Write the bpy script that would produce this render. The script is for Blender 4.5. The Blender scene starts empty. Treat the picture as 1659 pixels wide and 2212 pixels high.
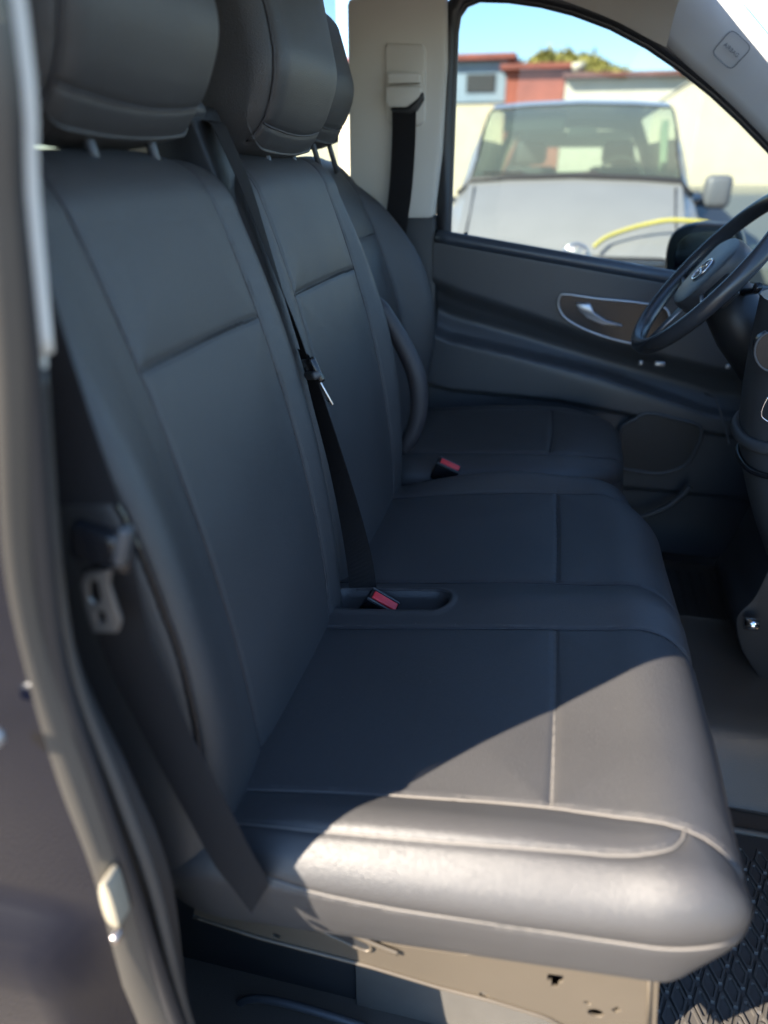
import bpy, bmesh, math, random
import numpy as np
from mathutils import Vector, Matrix
from mathutils.kdtree import KDTree
from mathutils.bvhtree import BVHTree
from mathutils import noise as mnoise
random.seed(7); np.random.seed(7)
sc = bpy.context.scene
R = math.radians
# ------------------------------------------------------------------ camera
CAM = np.array([0, 0, 1.58]); PITCH = R(26.4); YAW = R(13.0); FPX = 1531.0
cd = bpy.data.cameras.new('camera'); cam = bpy.data.objects.new('camera', cd)
sc.collection.objects.link(cam); sc.camera = cam
cam.location = CAM; cam.rotation_euler = (R(90) - PITCH, 0, YAW)
cd.sensor_fit = 'HORIZONTAL'; cd.sensor_width = 26.0; cd.lens = 26.0 * FPX / 1659.0
cd.clip_start = 0.02; cd.clip_end = 500
cd.dof.use_dof = True; cd.dof.focus_distance = 1.22; cd.dof.aperture_fstop = 1.9
# ------------------------------------------------------------------ light
SUN_AZ = (-0.72, -0.69); SUN_EL = R(35)
w = bpy.data.worlds.new('World'); sc.world = w; w.use_nodes = True
nt = w.node_tree; nt.nodes.clear()
sky = nt.nodes.new('ShaderNodeTexSky'); sky.sky_type = 'NISHITA'; sky.sun_disc = False
sky.sun_elevation = SUN_EL; sky.sun_rotation = math.atan2(SUN_AZ[0], SUN_AZ[1])
sky.air_density = 1.0; sky.dust_density = 0.1; sky.ozone_density = 5.0
bg = nt.nodes.new('ShaderNodeBackground'); bg.inputs[1].default_value = 0.095
wo = nt.nodes.new('ShaderNodeOutputWorld')
nt.links.new(sky.outputs[0], bg.inputs[0]); nt.links.new(bg.outputs[0], wo.inputs[0])
sl = bpy.data.lights.new('sun', 'SUN'); sl.energy = 5.0; sl.angle = R(0.53); sl.color = (1.0, 0.88, 0.72)
sun = bpy.data.objects.new('sun', sl); sc.collection.objects.link(sun)
sd = Vector((SUN_AZ[0] * math.cos(SUN_EL), SUN_AZ[1] * math.cos(SUN_EL), math.sin(SUN_EL)))
sun.rotation_euler = sd.to_track_quat('Z', 'Y').to_euler(); sun.location = (-3, -3, 6)
sc.view_settings.view_transform = 'Standard'; sc.view_settings.look = 'None'
sc.view_settings.exposure = 2.5; sc.view_settings.gamma = 1.0; sc.view_settings.use_curve_mapping = False

# ------------------------------------------------------------------ survey helper: photo pixel (1659 wide) -> point on a real plane
_f = np.array([-math.sin(YAW) * math.cos(PITCH), math.cos(YAW) * math.cos(PITCH), -math.sin(PITCH)])
_r = np.array([math.cos(YAW), math.sin(YAW), 0]); _u = np.cross(_r, _f)
def _ray(u, v): return _f * FPX + _r * (u - 829.5) - _u * (v - 1106)
def at(u, v, y): r = _ray(u, v); return CAM + r * (y / r[1])
def atz(u, v, z): r = _ray(u, v); return CAM + r * ((z - CAM[2]) / r[2])

# ------------------------------------------------------------------ materials
MATS = {}
def mat(name, col, rough=0.5, metal=0.0, bump=None, var=0.0, spec=0.5, trans=0.0, coat=0.0, emis=None, sheen=0.0, stripes=None, rvar=0.0, vscale=3.0):
    m = bpy.data.materials.new(name); m.use_nodes = True; MATS[name] = m
    n = m.node_tree.nodes; l = m.node_tree.links; b = n['Principled BSDF']
    b.inputs['Base Color'].default_value = (*col, 1); b.inputs['Roughness'].default_value = rough
    b.inputs['Metallic'].default_value = metal; b.inputs['Specular IOR Level'].default_value = spec
    b.inputs['Transmission Weight'].default_value = trans; b.inputs['Coat Weight'].default_value = coat
    b.inputs['Sheen Weight'].default_value = sheen
    tc = n.new('ShaderNodeTexCoord')
    if var or rvar:
        ns = n.new('ShaderNodeTexNoise'); ns.inputs['Scale'].default_value = vscale; ns.inputs['Detail'].default_value = 6
        l.new(tc.outputs['Object'], ns.inputs['Vector'])
        if var:
            mr = n.new('ShaderNodeMapRange'); mr.inputs[1].default_value = .3; mr.inputs[2].default_value = .7
            mr.inputs[3].default_value = 1 - var; mr.inputs[4].default_value = 1 + var
            l.new(ns.outputs['Fac'], mr.inputs[0])
            mx = n.new('ShaderNodeMix'); mx.data_type = 'RGBA'; mx.blend_type = 'MULTIPLY'; mx.inputs[0].default_value = 1
            mx.inputs[6].default_value = (*col, 1); l.new(mr.outputs[0], mx.inputs[7]); l.new(mx.outputs[2], b.inputs['Base Color'])
        if rvar:
            m2 = n.new('ShaderNodeMapRange'); m2.inputs[1].default_value = .3; m2.inputs[2].default_value = .7
            m2.inputs[3].default_value = rough - rvar; m2.inputs[4].default_value = rough + rvar
            l.new(ns.outputs['Fac'], m2.inputs[0]); l.new(m2.outputs[0], b.inputs['Roughness'])
    last = None
    for (kind, scale, dist) in (bump or []):
        if kind == 'vor':
            t = n.new('ShaderNodeTexVoronoi'); t.feature = 'DISTANCE_TO_EDGE'; out = t.outputs['Distance']
        elif kind == 'wave':
            t = n.new('ShaderNodeTexWave'); out = t.outputs['Fac']; t.bands_direction = 'Z'
        else:
            t = n.new('ShaderNodeTexNoise'); t.inputs['Detail'].default_value = 4; out = t.outputs['Fac']
        t.inputs['Scale'].default_value = scale; l.new(tc.outputs['Object'], t.inputs['Vector'])
        bp = n.new('ShaderNodeBump'); bp.inputs['Strength'].default_value = 1.0; bp.inputs['Distance'].default_value = dist
        l.new(out, bp.inputs['Height'])
        if last: l.new(last, bp.inputs['Normal'])
        last = bp.outputs[0]
    if last: l.new(last, b.inputs['Normal'])
    if emis:
        b.inputs['Emission Color'].default_value = (*emis, 1); b.inputs['Emission Strength'].default_value = 1
    return m
LEA_B = [('noise', 640, .0005), ('vor', 400, .0006), ('noise', 9, .0004)]
leather = mat('black_leather', (.040, .039, .040), .46, bump=LEA_B, var=.10, spec=.62, rvar=.07)
def lint(m, scale=34.0, thr=.020):
    n = m.node_tree.nodes; l = m.node_tree.links; b = n['Principled BSDF']; src = b.inputs['Base Color'].links[0].from_socket
    tc = n.new('ShaderNodeTexCoord'); v = n.new('ShaderNodeTexVoronoi'); v.inputs['Scale'].default_value = scale; l.new(tc.outputs['Object'], v.inputs['Vector'])
    c = n.new('ShaderNodeMath'); c.operation = 'LESS_THAN'; c.inputs[1].default_value = thr; l.new(v.outputs['Distance'], c.inputs[0])
    mx = n.new('ShaderNodeMix'); mx.data_type = 'RGBA'; mx.inputs[7].default_value = (.30, .29, .27, 1); l.new(c.outputs[0], mx.inputs[0]); l.new(src, mx.inputs[6]); l.new(mx.outputs[2], b.inputs['Base Color'])
lint(leather)
leather_side = mat('leather_side', (.036, .033, .036), .44, bump=LEA_B, var=.1, spec=.5)
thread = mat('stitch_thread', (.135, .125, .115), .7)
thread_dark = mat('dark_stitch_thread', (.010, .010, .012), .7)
webbing = mat('belt_webbing', (.012, .011, .012), .75, bump=[('wave', 130, .0005), ('noise', 900, .0002)], spec=.25)
gloss_black = mat('gloss_black_plastic', (.012, .012, .014), .18)
plastic = mat('black_plastic', (.018, .019, .021), .45, bump=[('noise', 900, .0002)], var=.1)
plastic_soft = mat('charcoal_plastic', (.052, .055, .060), .42, bump=[('noise', 700, .0002)], var=.08)
trim = mat('grey_trim', (.62, .59, .53), .55, bump=[('noise', 500, .00015)], var=.05)
liner = mat('headliner', (.55, .51, .45), .9, bump=[('noise', 300, .0005)], var=.05)
carpet = mat('carpet', (.020, .020, .022), .9, bump=[('noise', 400, .003)], var=.2, vscale=12)
rubber = mat('rubber', (.052, .048, .044), .48, bump=[('noise', 60, .0006)], var=.2)
seal_m = mat('door_seal_rubber', (.022, .022, .024), .38)
frame_m = mat('taupe_metal', (.095, .079, .060), .42, metal=.35, bump=[('noise', 30, .0006)], var=.08)
jamb_m = mat('painted_jamb', (.052, .048, .042), .35, var=.12, coat=.4)
paint = mat('dark_blue_paint', (.0012, .002, .006), .10, coat=.4, spec=.25, var=.1)
silver = mat('silver_plastic', (.42, .43, .45), .35, metal=.8)
chrome = mat('chrome', (.75, .75, .76), .12, metal=1.0)
steel = mat('steel', (.55, .5, .47), .3, metal=1.0)
red_m = mat('red_button', (.62, .03, .04), .35)
board_m = mat('grey_board', (.085, .08, .072), .55, bump=[('noise', 900, .0004)], var=.1, vscale=20)
kick_m = mat('floor_plastic', (.075, .063, .052), .36, bump=[('noise', 520, .0006)], var=.12)
asphalt = mat('asphalt', (.12, .105, .088), .9, bump=[('noise', 80, .004)], var=.25, vscale=1.5)
vanpaint = mat('silver_paint', (.275, .275, .27), .32, metal=.25, coat=.5, var=.04)
vanblack = mat('exterior_black', (.02, .02, .022), .5)
tyre_m = mat('tyre', (.02, .02, .02), .85)
wall_c = mat('cream_render', (.50, .46, .34), .9, bump=[('noise', 40, .004)], var=.06)
wall_w = mat('white_render', (.46, .44, .37), .9, bump=[('noise', 40, .004)], var=.06)
wall_b = mat('blue_cladding', (.20, .27, .33), .8, var=.1)
wall_r = mat('red_cladding', (.25, .07, .045), .8, var=.15)
roof_r = mat('red_roof', (.20, .060, .045), .8, var=.2)
roof_d = mat('brown_roof', (.13, .055, .045), .8, var=.2)
leaf_m = mat('autumn_leaves', (.24, .22, .05), .7, var=.4, vscale=6)
bark = mat('bark', (.09, .07, .05), .9)
yellow = mat('yellow_reflection', (.50, .44, .10), .5)
sand_trim = mat('cream_trim', (.68, .60, .50), .8, bump=[('noise', 260, .002)], var=.05)
interior_m = mat('van_interior', (.03, .035, .04), .8)

def glass_mat(name, tint, refl=1.4, haze=0.0):
    m = bpy.data.materials.new(name); m.use_nodes = True
    n = m.node_tree.nodes; l = m.node_tree.links; n.clear()
    o = n.new('ShaderNodeOutputMaterial'); t = n.new('ShaderNodeBsdfTransparent'); g = n.new('ShaderNodeBsdfGlossy')
    t.inputs[0].default_value = (*tint, 1); g.inputs['Roughness'].default_value = .02
    f = n.new('ShaderNodeFresnel'); f.inputs[0].default_value = refl; mx = n.new('ShaderNodeMixShader')
    if haze:
        df = n.new('ShaderNodeBsdfDiffuse'); df.inputs[0].default_value = (.34, .40, .36, 1); m2 = n.new('ShaderNodeMixShader'); m2.inputs[0].default_value = haze  # pale haze over the pane, painted as a diffuse layer
        l.new(t.outputs[0], m2.inputs[1]); l.new(df.outputs[0], m2.inputs[2]); t = m2
    l.new(f.outputs[0], mx.inputs[0]); l.new(t.outputs[0], mx.inputs[1]); l.new(g.outputs[0], mx.inputs[2]); l.new(mx.outputs[0], o.inputs[0])
    return m
glass = glass_mat('side_glass', (.41, .465, .46)); glass_clear = glass_mat('windscreen_glass', (.88, .93, .91))
glass_dark = glass_mat('privacy_glass', (.42, .46, .45)); glass_deep = glass_mat('deep_privacy_glass', (.10, .11, .11)); glass_van = glass_mat('green_glass', (.62, .74, .62), 1.15, .16)

# ------------------------------------------------------------------ object helpers
def link(o, parent=None):
    sc.collection.objects.link(o)
    if parent is not None: o.parent = parent
    return o
def tag(o, label=None, cat=None, group=None, kind=None):
    if label: o['label'] = label
    if cat: o['category'] = cat
    if group: o['group'] = group
    if kind: o['kind'] = kind
    return o
def thing(name, label, cat, loc=(0, 0, 0), group=None):
    o = bpy.data.objects.new(name, None); o.empty_display_size = .05; o.location = loc
    link(o); tag(o, label, cat, group); o['_o'] = 1; del o['_o']
    return o
def mesh(name, V, F, m, parent=None, smooth=True, mats=None, fm=None):
    me = bpy.data.meshes.new(name)
    V = np.asarray(V, float)
    if parent is not None and not isinstance(parent, str):
        root = parent; off = np.zeros(3)
        while root is not None: off = off + np.array(root.location); root = root.parent
        V = V - off
    me.from_pydata([tuple(map(float, v)) for v in V], [], [tuple(map(int, f)) for f in F])
    me.materials.append(m)
    if smooth: me.polygons.foreach_set('use_smooth', [True] * len(me.polygons))
    me.update()
    return link(bpy.data.objects.new(name, me), parent)
def bmo(name, bm, m, parent=None, smooth=False, bevel=0, seg=2, auto=None):
    bmesh.ops.recalc_face_normals(bm, faces=bm.faces[:])
    if bevel:
        bmesh.ops.bevel(bm, geom=[e for e in bm.edges if e.calc_face_angle(0) > .5], offset=bevel, segments=seg, profile=.5, affect='EDGES')
    V = [v.co[:] for v in bm.verts]; bm.verts.index_update(); F = [[v.index for v in f.verts] for f in bm.faces]; bm.free()
    o = mesh(name, V, F, m, parent, smooth)
    if smooth:
        try: o.data.set_sharp_from_angle(angle=R(auto or 40))
        except Exception: pass
    return o
def box(bm, c, s, M=None):
    r = bmesh.ops.create_cube(bm, size=1)
    for v in r['verts']:
        p = Vector((v.co.x * s[0], v.co.y * s[1], v.co.z * s[2]))
        if M is not None: p = M @ p
        v.co = p + Vector(c)
def boxo(name, c, s, m, parent=None, bevel=.004, M=None, smooth=True):
    bm = bmesh.new(); box(bm, c, s, M); return bmo(name, bm, m, parent, smooth, bevel, 3)
def catmull(P, n=8, closed=False):
    P = np.asarray(P, float); out = []; N = len(P)
    rng = range(N if closed else N - 1)
    for i in rng:
        if closed: p0, p1, p2, p3 = P[i - 1], P[i], P[(i + 1) % N], P[(i + 2) % N]
        else: p0, p1, p2, p3 = P[max(i - 1, 0)], P[i], P[i + 1], P[min(i + 2, N - 1)]
        for k in range(n):
            t = k / n
            out.append(.5 * ((2 * p1) + (-p0 + p2) * t + (2 * p0 - 5 * p1 + 4 * p2 - p3) * t * t + (-p0 + 3 * p1 - 3 * p2 + p3) * t ** 3))
    if not closed: out.append(P[-1])
    return np.array(out)
def resample(P, step):
    P = np.asarray(P, float); d = np.r_[0, np.cumsum(np.linalg.norm(np.diff(P, axis=0), axis=1))]
    n = max(2, int(d[-1] / step) + 1); t = np.linspace(0, d[-1], n)
    return np.stack([np.interp(t, d, P[:, k]) for k in range(P.shape[1])], 1)
def tube_vf(P, rad, ns=8, closed=False, flat=1.0, base=0):
    P = np.asarray(P, float); N = len(P); V = []; F = []
    rad = np.broadcast_to(rad, (N,)); up = np.array([0, 0, 1.0])
    prev = None
    for i in range(N):
        t = (P[(i + 1) % N] - P[i - 1]) if closed else (P[min(i + 1, N - 1)] - P[max(i - 1, 0)])
        t = t / (np.linalg.norm(t) + 1e-12)
        if prev is None:
            a = np.cross(t, up)
            if np.linalg.norm(a) < .1: a = np.cross(t, [1, 0, 0])
        else: a = prev - t * (prev @ t)
        a = a / np.linalg.norm(a); prev = a; b = np.cross(t, a)
        for k in range(ns):
            th = 2 * math.pi * k / ns
            V.append(P[i] + rad[i] * (math.cos(th) * a * flat + math.sin(th) * b))
    for i in range(N if closed else N - 1):
        j = (i + 1) % N
        for k in range(ns):
            k2 = (k + 1) % ns
            F.append([base + i * ns + k, base + i * ns + k2, base + j * ns + k2, base + j * ns + k])
    if not closed:
        F.append([base + k for k in range(ns)][::-1]); F.append([base + (N - 1) * ns + k for k in range(ns)])
    return V, F
def tube(name, P, rad, m, parent=None, ns=10, closed=False, flat=1.0):
    V, F = tube_vf(P, rad, ns, closed, flat); return mesh(name, V, F, m, parent)
def loft(name, rings, m, parent=None, closed_ring=True, caps=True, smooth=True, skip=None, auto=40):
    N = len(rings); K = len(rings[0]); V = [p for r in rings for p in r]; F = []
    for i in range(N - 1):
        for k in range(K if closed_ring else K - 1):
            k2 = (k + 1) % K
            if skip and skip(i, k): continue
            F.append([i * K + k, i * K + k2, (i + 1) * K + k2, (i + 1) * K + k])
    if caps and closed_ring: F.append(list(range(K))[::-1]); F.append([(N - 1) * K + k for k in range(K)])
    o = mesh(name, V, F, m, parent, smooth)
    if smooth:
        try: o.data.set_sharp_from_angle(angle=R(auto))
        except Exception: pass
    return o
def plate(name, outline, ext, m, parent=None, bevel=0, holes=None, smooth=True):
    """closed outline (3D points, planar) extruded by vector ext"""
    bm = bmesh.new(); vs = [bm.verts.new(tuple(map(float, p))) for p in outline]
    f = bm.faces.new(vs); r = bmesh.ops.extrude_face_region(bm, geom=[f])
    for g in r['geom']:
        if isinstance(g, bmesh.types.BMVert): g.co += Vector(tuple(map(float, ext)))
    return bmo(name, bm, m, parent, smooth, bevel, 2)

# ------------------------------------------------------------------ upholstery builder
class Frame:
    def __init__(s, P0, ex, ey, ez): s.P0 = np.array(P0, float); s.M = np.stack([ex, ey, ez], 1)
    def w(s, p): return np.asarray(p, float) @ s.M.T + s.P0
def box_surface(lo, hi, step):
    n = [max(2, int(round((hi[i] - lo[i]) / step[i]))) for i in range(3)]
    V = []; F = []
    for ax in range(3):
        a, b = (ax + 1) % 3, (ax + 2) % 3
        for sgn in (0, 1):
            ga = np.linspace(lo[a], hi[a], n[a] + 1); gb = np.linspace(lo[b], hi[b], n[b] + 1)
            A, B = np.meshgrid(ga, gb, indexing='ij'); P = np.zeros(A.shape + (3,))
            P[..., a] = A; P[..., b] = B; P[..., ax] = hi[ax] if sgn else lo[ax]
            base = len(V) and sum(len(v) for v in V) or 0
            idx = base + np.arange(A.size).reshape(A.shape)
            q = np.stack([idx[:-1, :-1], idx[1:, :-1], idx[1:, 1:], idx[:-1, 1:]], -1).reshape(-1, 4)
            if not sgn: q = q[:, ::-1]
            V.append(P.reshape(-1, 3)); F.append(q)
    V = np.concatenate(V); F = np.concatenate(F)
    key = np.round(V / 1e-5).astype(np.int64); _, ui, inv = np.unique(key, axis=0, return_index=True, return_inverse=True)
    return V[ui], inv.reshape(-1)[F]
def vnormals(V, F):
    a, b, c, d = (V[F[:, i]] for i in range(4)); fn = np.cross(c - a, d - b); N = np.zeros_like(V)
    for i in range(4): np.add.at(N, F[:, i], fn)
    return N / (np.linalg.norm(N, axis=1, keepdims=True) + 1e-12)
def upholster(lo, hi, Rp, r, step, deform, seams, groove=.0028, gw=.0032, puff=.005, pw=.035, post=None):
    """rounded cushion in local coordinates with sewn grooves; seams = dict name -> polyline (local).  Returns V, F, N, snapped seams"""
    lo = np.array(lo, float); hi = np.array(hi, float); V, F = box_surface(lo, hi, step)
    rr = np.array([Rp[0], Rp[1], r]); q = np.clip(V, lo + rr, hi - rr); wv = (V - q) / rr
    ln = np.linalg.norm(wv, axis=1, keepdims=True); V = q + np.where(ln > 0, wv / np.maximum(ln, 1e-9), 0) * rr
    V = deform(V)
    bv = BVHTree.FromPolygons(V.tolist(), F.tolist())
    out = {}; allp = []
    for nm, pl in seams.items():
        pts = resample(catmull(pl, 10), .003); sn = np.array([bv.find_nearest(p)[0][:] for p in pts.tolist()])
        for _ in range(12):
            sn[1:-1] = (sn[:-2] + 2 * sn[1:-1] + sn[2:]) / 4
        sn = np.array([bv.find_nearest(p)[0][:] for p in sn.tolist()])
        out[nm] = sn; allp.append(sn)
    N = vnormals(V, F)
    if allp:
        A = np.concatenate(allp); ks = KDTree(len(A)); [ks.insert(p, i) for i, p in enumerate(A.tolist())]; ks.balance()
        d = np.array([ks.find(v)[2] for v in V.tolist()])
        wr_ = np.array([mnoise.noise((v[0] * 55, v[1] * 55, v[2] * 55)) for v in V.tolist()]); wl = np.array([mnoise.noise((v[0] * 9 + 3, v[1] * 9, v[2] * 9)) for v in V.tolist()])
        V = V + N * (puff * (1 - np.exp(-(d / pw))) - groove * np.exp(-(d / gw) ** 2) + .0002 * wr_ * np.exp(-d / .022) * (1 - np.exp(-(d / .006) ** 2)) + .0011 * wl)[:, None]
    if post is not None: V = post(V, N)
    N = vnormals(V, F)
    kd = KDTree(len(V)); [kd.insert(v, i) for i, v in enumerate(V.tolist())]; kd.balance()
    def nrm(p): return N[kd.find(p)[1]]
    return V, F, nrm, out
def piping(fr, seam, nrm, rad, off, m, parent, name='piping'):
    P = resample(seam, .004); Nn = np.array([nrm(p) for p in P.tolist()])
    tube(name, fr.w(P + Nn * off), rad, m, parent, ns=6)
def stitches(fr, seam, nrm, m, parent, pitch=.0042, L=.0034, W=.0009, side=0.0, along=True, name='stitching', lift=.0002, slant=0.0):
    P = resample(seam, pitch); V = []; F = []
    for i in range(1, len(P) - 1):
        t = P[i + 1] - P[i - 1]; t /= np.linalg.norm(t) + 1e-12; n = nrm(P[i].tolist()); b = np.cross(n, t); b /= np.linalg.norm(b) + 1e-12
        d = t if along else (b * math.cos(slant) + t * math.sin(slant)); e = np.cross(n, d); c = P[i] + b * side + n * lift
        k = len(V)
        for (x, y, z) in ((-1, 0, 0), (-.7, 1, 0), (-.7, -1, 0), (-.7, 0, 1), (.7, 1, 0), (.7, -1, 0), (.7, 0, 1), (1, 0, 0)):
            V.append(c + d * x * L / 2 + e * y * W / 2 + n * z * W * .6)
        F += [[k, k + 3, k + 1], [k, k + 2, k + 3], [k + 1, k + 3, k + 6, k + 4], [k + 3, k + 2, k + 5, k + 6], [k + 4, k + 6, k + 7], [k + 6, k + 5, k + 7]]
    mesh(name, fr.w(np.array(V)), F, m, parent)

def smooth01(x): x = np.clip(x, 0, 1); return x * x * (3 - 2 * x)

# ================================================================== SETTING
def sheet(name, P, F, m, kind='structure'):
    o = mesh(name, P, F, m, None, False); tag(o, kind=kind); return o
sheet('ground', [(-200, -200, 0), (200, -200, 0), (200, 300, 0), (-200, 300, 0)], [(0, 1, 2, 3)], asphalt)
FZ = .45
# ---- cabin floor with raised centre platform (profile across Y, swept along X)
prof = [(.42, .44), (.50, FZ), (1.06, FZ), (1.10, FZ + .012), (1.17, FZ + .10), (1.22, FZ + .125), (1.30, FZ + .13), (1.54, FZ + .13), (1.575, FZ + .12), (1.60, FZ), (2.08, FZ)]
pr = catmull([(y, z, 0) for y, z in prof], 6)
def floor_strip(name, y0, y1, m, x0=-3.0, x1=1.15):
    pp = [p for p in pr if y0 - 1e-6 <= p[0] <= y1 + 1e-6]; xs = np.linspace(x0, x1, 24)
    V = [(x, p[0], p[1]) for x in xs for p in pp]; K = len(pp)
    F = [(i * K + k, (i + 1) * K + k, (i + 1) * K + k + 1, i * K + k + 1) for i in range(len(xs) - 1) for k in range(K - 1)]
    o = mesh(name, V, F, m, None, True); tag(o, kind='structure'); return o
floor_strip('cabin_floor', .40, 2.1, kick_m)
# ---- ceiling (headliner) with thickness, over the cab and load space
def slab_yz(name, pts, y0, y1, m, th=.03, kind=None, parent=None):
    rings = []
    for (x, z) in pts:
        ring = []
        ys = np.linspace(y0, y1, 13)
        for y in ys:
            e = abs((y - (y0 + y1) / 2) / ((y1 - y0) / 2)); ring.append((x, y, z - .045 * e ** 6))
        for y in ys[::-1]:
            e = abs((y - (y0 + y1) / 2) / ((y1 - y0) / 2)); ring.append((x, y, z + th - .045 * e ** 6))
        rings.append(ring)
    o = loft(name, rings, m, parent)
    if kind: tag(o, kind=kind)
    return o
slab_yz('ceiling', [(-3.05, 1.95), (-2, 1.99), (-.5, 2.01), (.0, 1.99), (.22, 1.94)], .40, 2.085, liner, kind='structure')

# ================================================================== BENCH SEAT
bench = thing('bench_seat', 'black leather two person bench seat in the foreground, half in sunlight', 'car seat', (-.03, .96, FZ))
a7 = R(7); CF = Frame((-.304, 0, .92), (math.cos(a7), 0, math.sin(a7)), (0, 1, 0), (-math.sin(a7), 0, math.cos(a7)))
def cush_def(V):
    s, y, h = V[:, 0], V[:, 1], V[:, 2]; top = smooth01((h + .07) / .06)
    lens = np.sin(np.pi * np.clip((s - .02) / .46, 0, 1))
    far = .030 * lens * np.exp(-((y - 1.42) / .045) ** 2); near = .012 * lens * np.exp(-((y - .515) / .035) ** 2)
    mid = .010 * smooth01((s - .12) / .2) * np.exp(-((y - .95) / .045) ** 2)
    dip = -.006 * np.exp(-((y - .72) / .12) ** 2) * lens - .006 * np.exp(-((y - 1.19) / .12) ** 2) * lens
    h2 = h + top * (far + near + mid + dip)
    h2 = h2 + top * .010 * np.exp(-((s - .50) / .06) ** 2)
    # sides bulge out over the skirt and tuck in below
    side = np.clip((.53 - y) / .05, 0, 1) + 0; side2 = np.clip((y - 1.40) / .05, 0, 1)
    bul = .008 * np.exp(-((h + .04) / .03) ** 2) - .018 * smooth01((-.07 - h) / .09)
    y2 = y - side * bul + side2 * bul
    fr = np.clip((s - .47) / .07, 0, 1); s2 = s + fr * (.008 * np.exp(-((h + .055) / .04) ** 2) - .040 * smooth01((-.06 - h) / .10))
    # underside rises towards the rear so the metal frame shows
    h3 = np.where(h < -.08, h2 + .035 * smooth01((.12 - s) / .25) * 0, h2)
    # plan outline: front edge slightly bowed, far corner cut back
    s2 = s2 - .055 * smooth01((y - 1.20) / .27) * np.clip((s - .2) / .3, 0, 1) + .004 * np.sin((y - .5) * 6.6) * fr
    return np.stack([s2, y2, h3], 1)
T = 0.0
cs = {
 'far': [(0, 1.362, T), (.15, 1.37, T), (.35, 1.368, T), (.45, 1.352, T), (.50, 1.345, -.02), (.515, 1.345, -.05)],
 'farmid': [(-.02, 1.012, T), (.2, 1.018, T), (.36, 1.018, T), (.48, 1.0, T), (.535, .965, -.03), (.555, .95, -.07), (.55, .95, -.14)],
 'nearmid': [(-.02, .872, T), (.15, .882, T), (.36, .89, T), (.49, .885, T), (.54, .87, -.03), (.56, .865, -.08)],
 'near': [(-.02, .545, T), (.18, .556, T), (.36, .561, T), (.49, .546, T), (.535, .535, -.02), (.556, .525, -.05), (.56, .52, -.09)],
 'cross_near': [(.359, .561, T), (.361, .70, T), (.358, .89, T)],
 'cross_far': [(.359, 1.018, T), (.3585, 1.2, T), (.355, 1.37, T)],
 'edge': [(-.02, .500, T), (.13, .499, T), (.27, .502, T), (.38, .505, T), (.44, .508, T), (.475, .520, T), (.487, .538, T), (.489, .546, T)],
 'skirt': [(.02, .46, -.028), (.07, .46, -.034), (.12, .46, -.046), (.20, .46, -.058), (.28, .46, -.061), (.36, .46, -.063), (.44, .47, -.064), (.50, .49, -.060), (.53, .53, -.054), (.54, .62, -.052), (.54, .9, -.055), (.54, 1.2, -.055)],
}
def pocket(V, N):
    s, y, h = V[:, 0], V[:, 1], V[:, 2]
    cx = np.clip(s, .02, .165); d = np.hypot(s - cx, (y - .953)) ; m = smooth01((.030 - d) / .008) * (h > -.05)
    h = h - .045 * m + .003 * np.exp(-((d - .034) / .006) ** 2) * (h > -.05)
    return np.stack([s, y, h], 1)
V, F, nrm, S = upholster((-.10, .468, -.172), (.536, 1.452, 0.0), (.085, .04, ), .048, (.0036, .0036, .0045), cush_def, cs, post=pocket)
mesh('cushion', CF.w(V), F, leather, bench)
cushion = bench.children[-1]
for k in ('far', 'farmid', 'nearmid', 'near', 'edge', 'skirt'):
    piping(CF, S[k], nrm, .0012, -.0010, thread if k in ('edge', 'skirt', 'near') else leather_side, cushion, 'piping')
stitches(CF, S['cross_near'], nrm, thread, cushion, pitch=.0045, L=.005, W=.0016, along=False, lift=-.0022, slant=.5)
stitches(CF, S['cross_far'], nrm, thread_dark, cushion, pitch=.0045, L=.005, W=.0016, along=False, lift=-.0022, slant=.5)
for k in ('near', 'edge', 'skirt', 'farmid', 'nearmid'):
    stitches(CF, S[k], nrm, thread if k != 'farmid' else leather_side, cushion, pitch=.0046, L=.0032, W=.0008, side=.0046 if k != 'skirt' else -.0046, lift=-.0006)
# pocket rim
prm = [(.165 + .031 * math.cos(t), .953 + .031 * math.sin(t), .004) for t in np.linspace(-math.pi / 2, math.pi / 2, 16)]
prm = [(.03, .922, .003)] + prm + [(.03, .984, .003)]
piping(CF, np.array(prm), nrm, .0018, 0.0, leather_side, cushion, 'pocket_rim')

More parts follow.
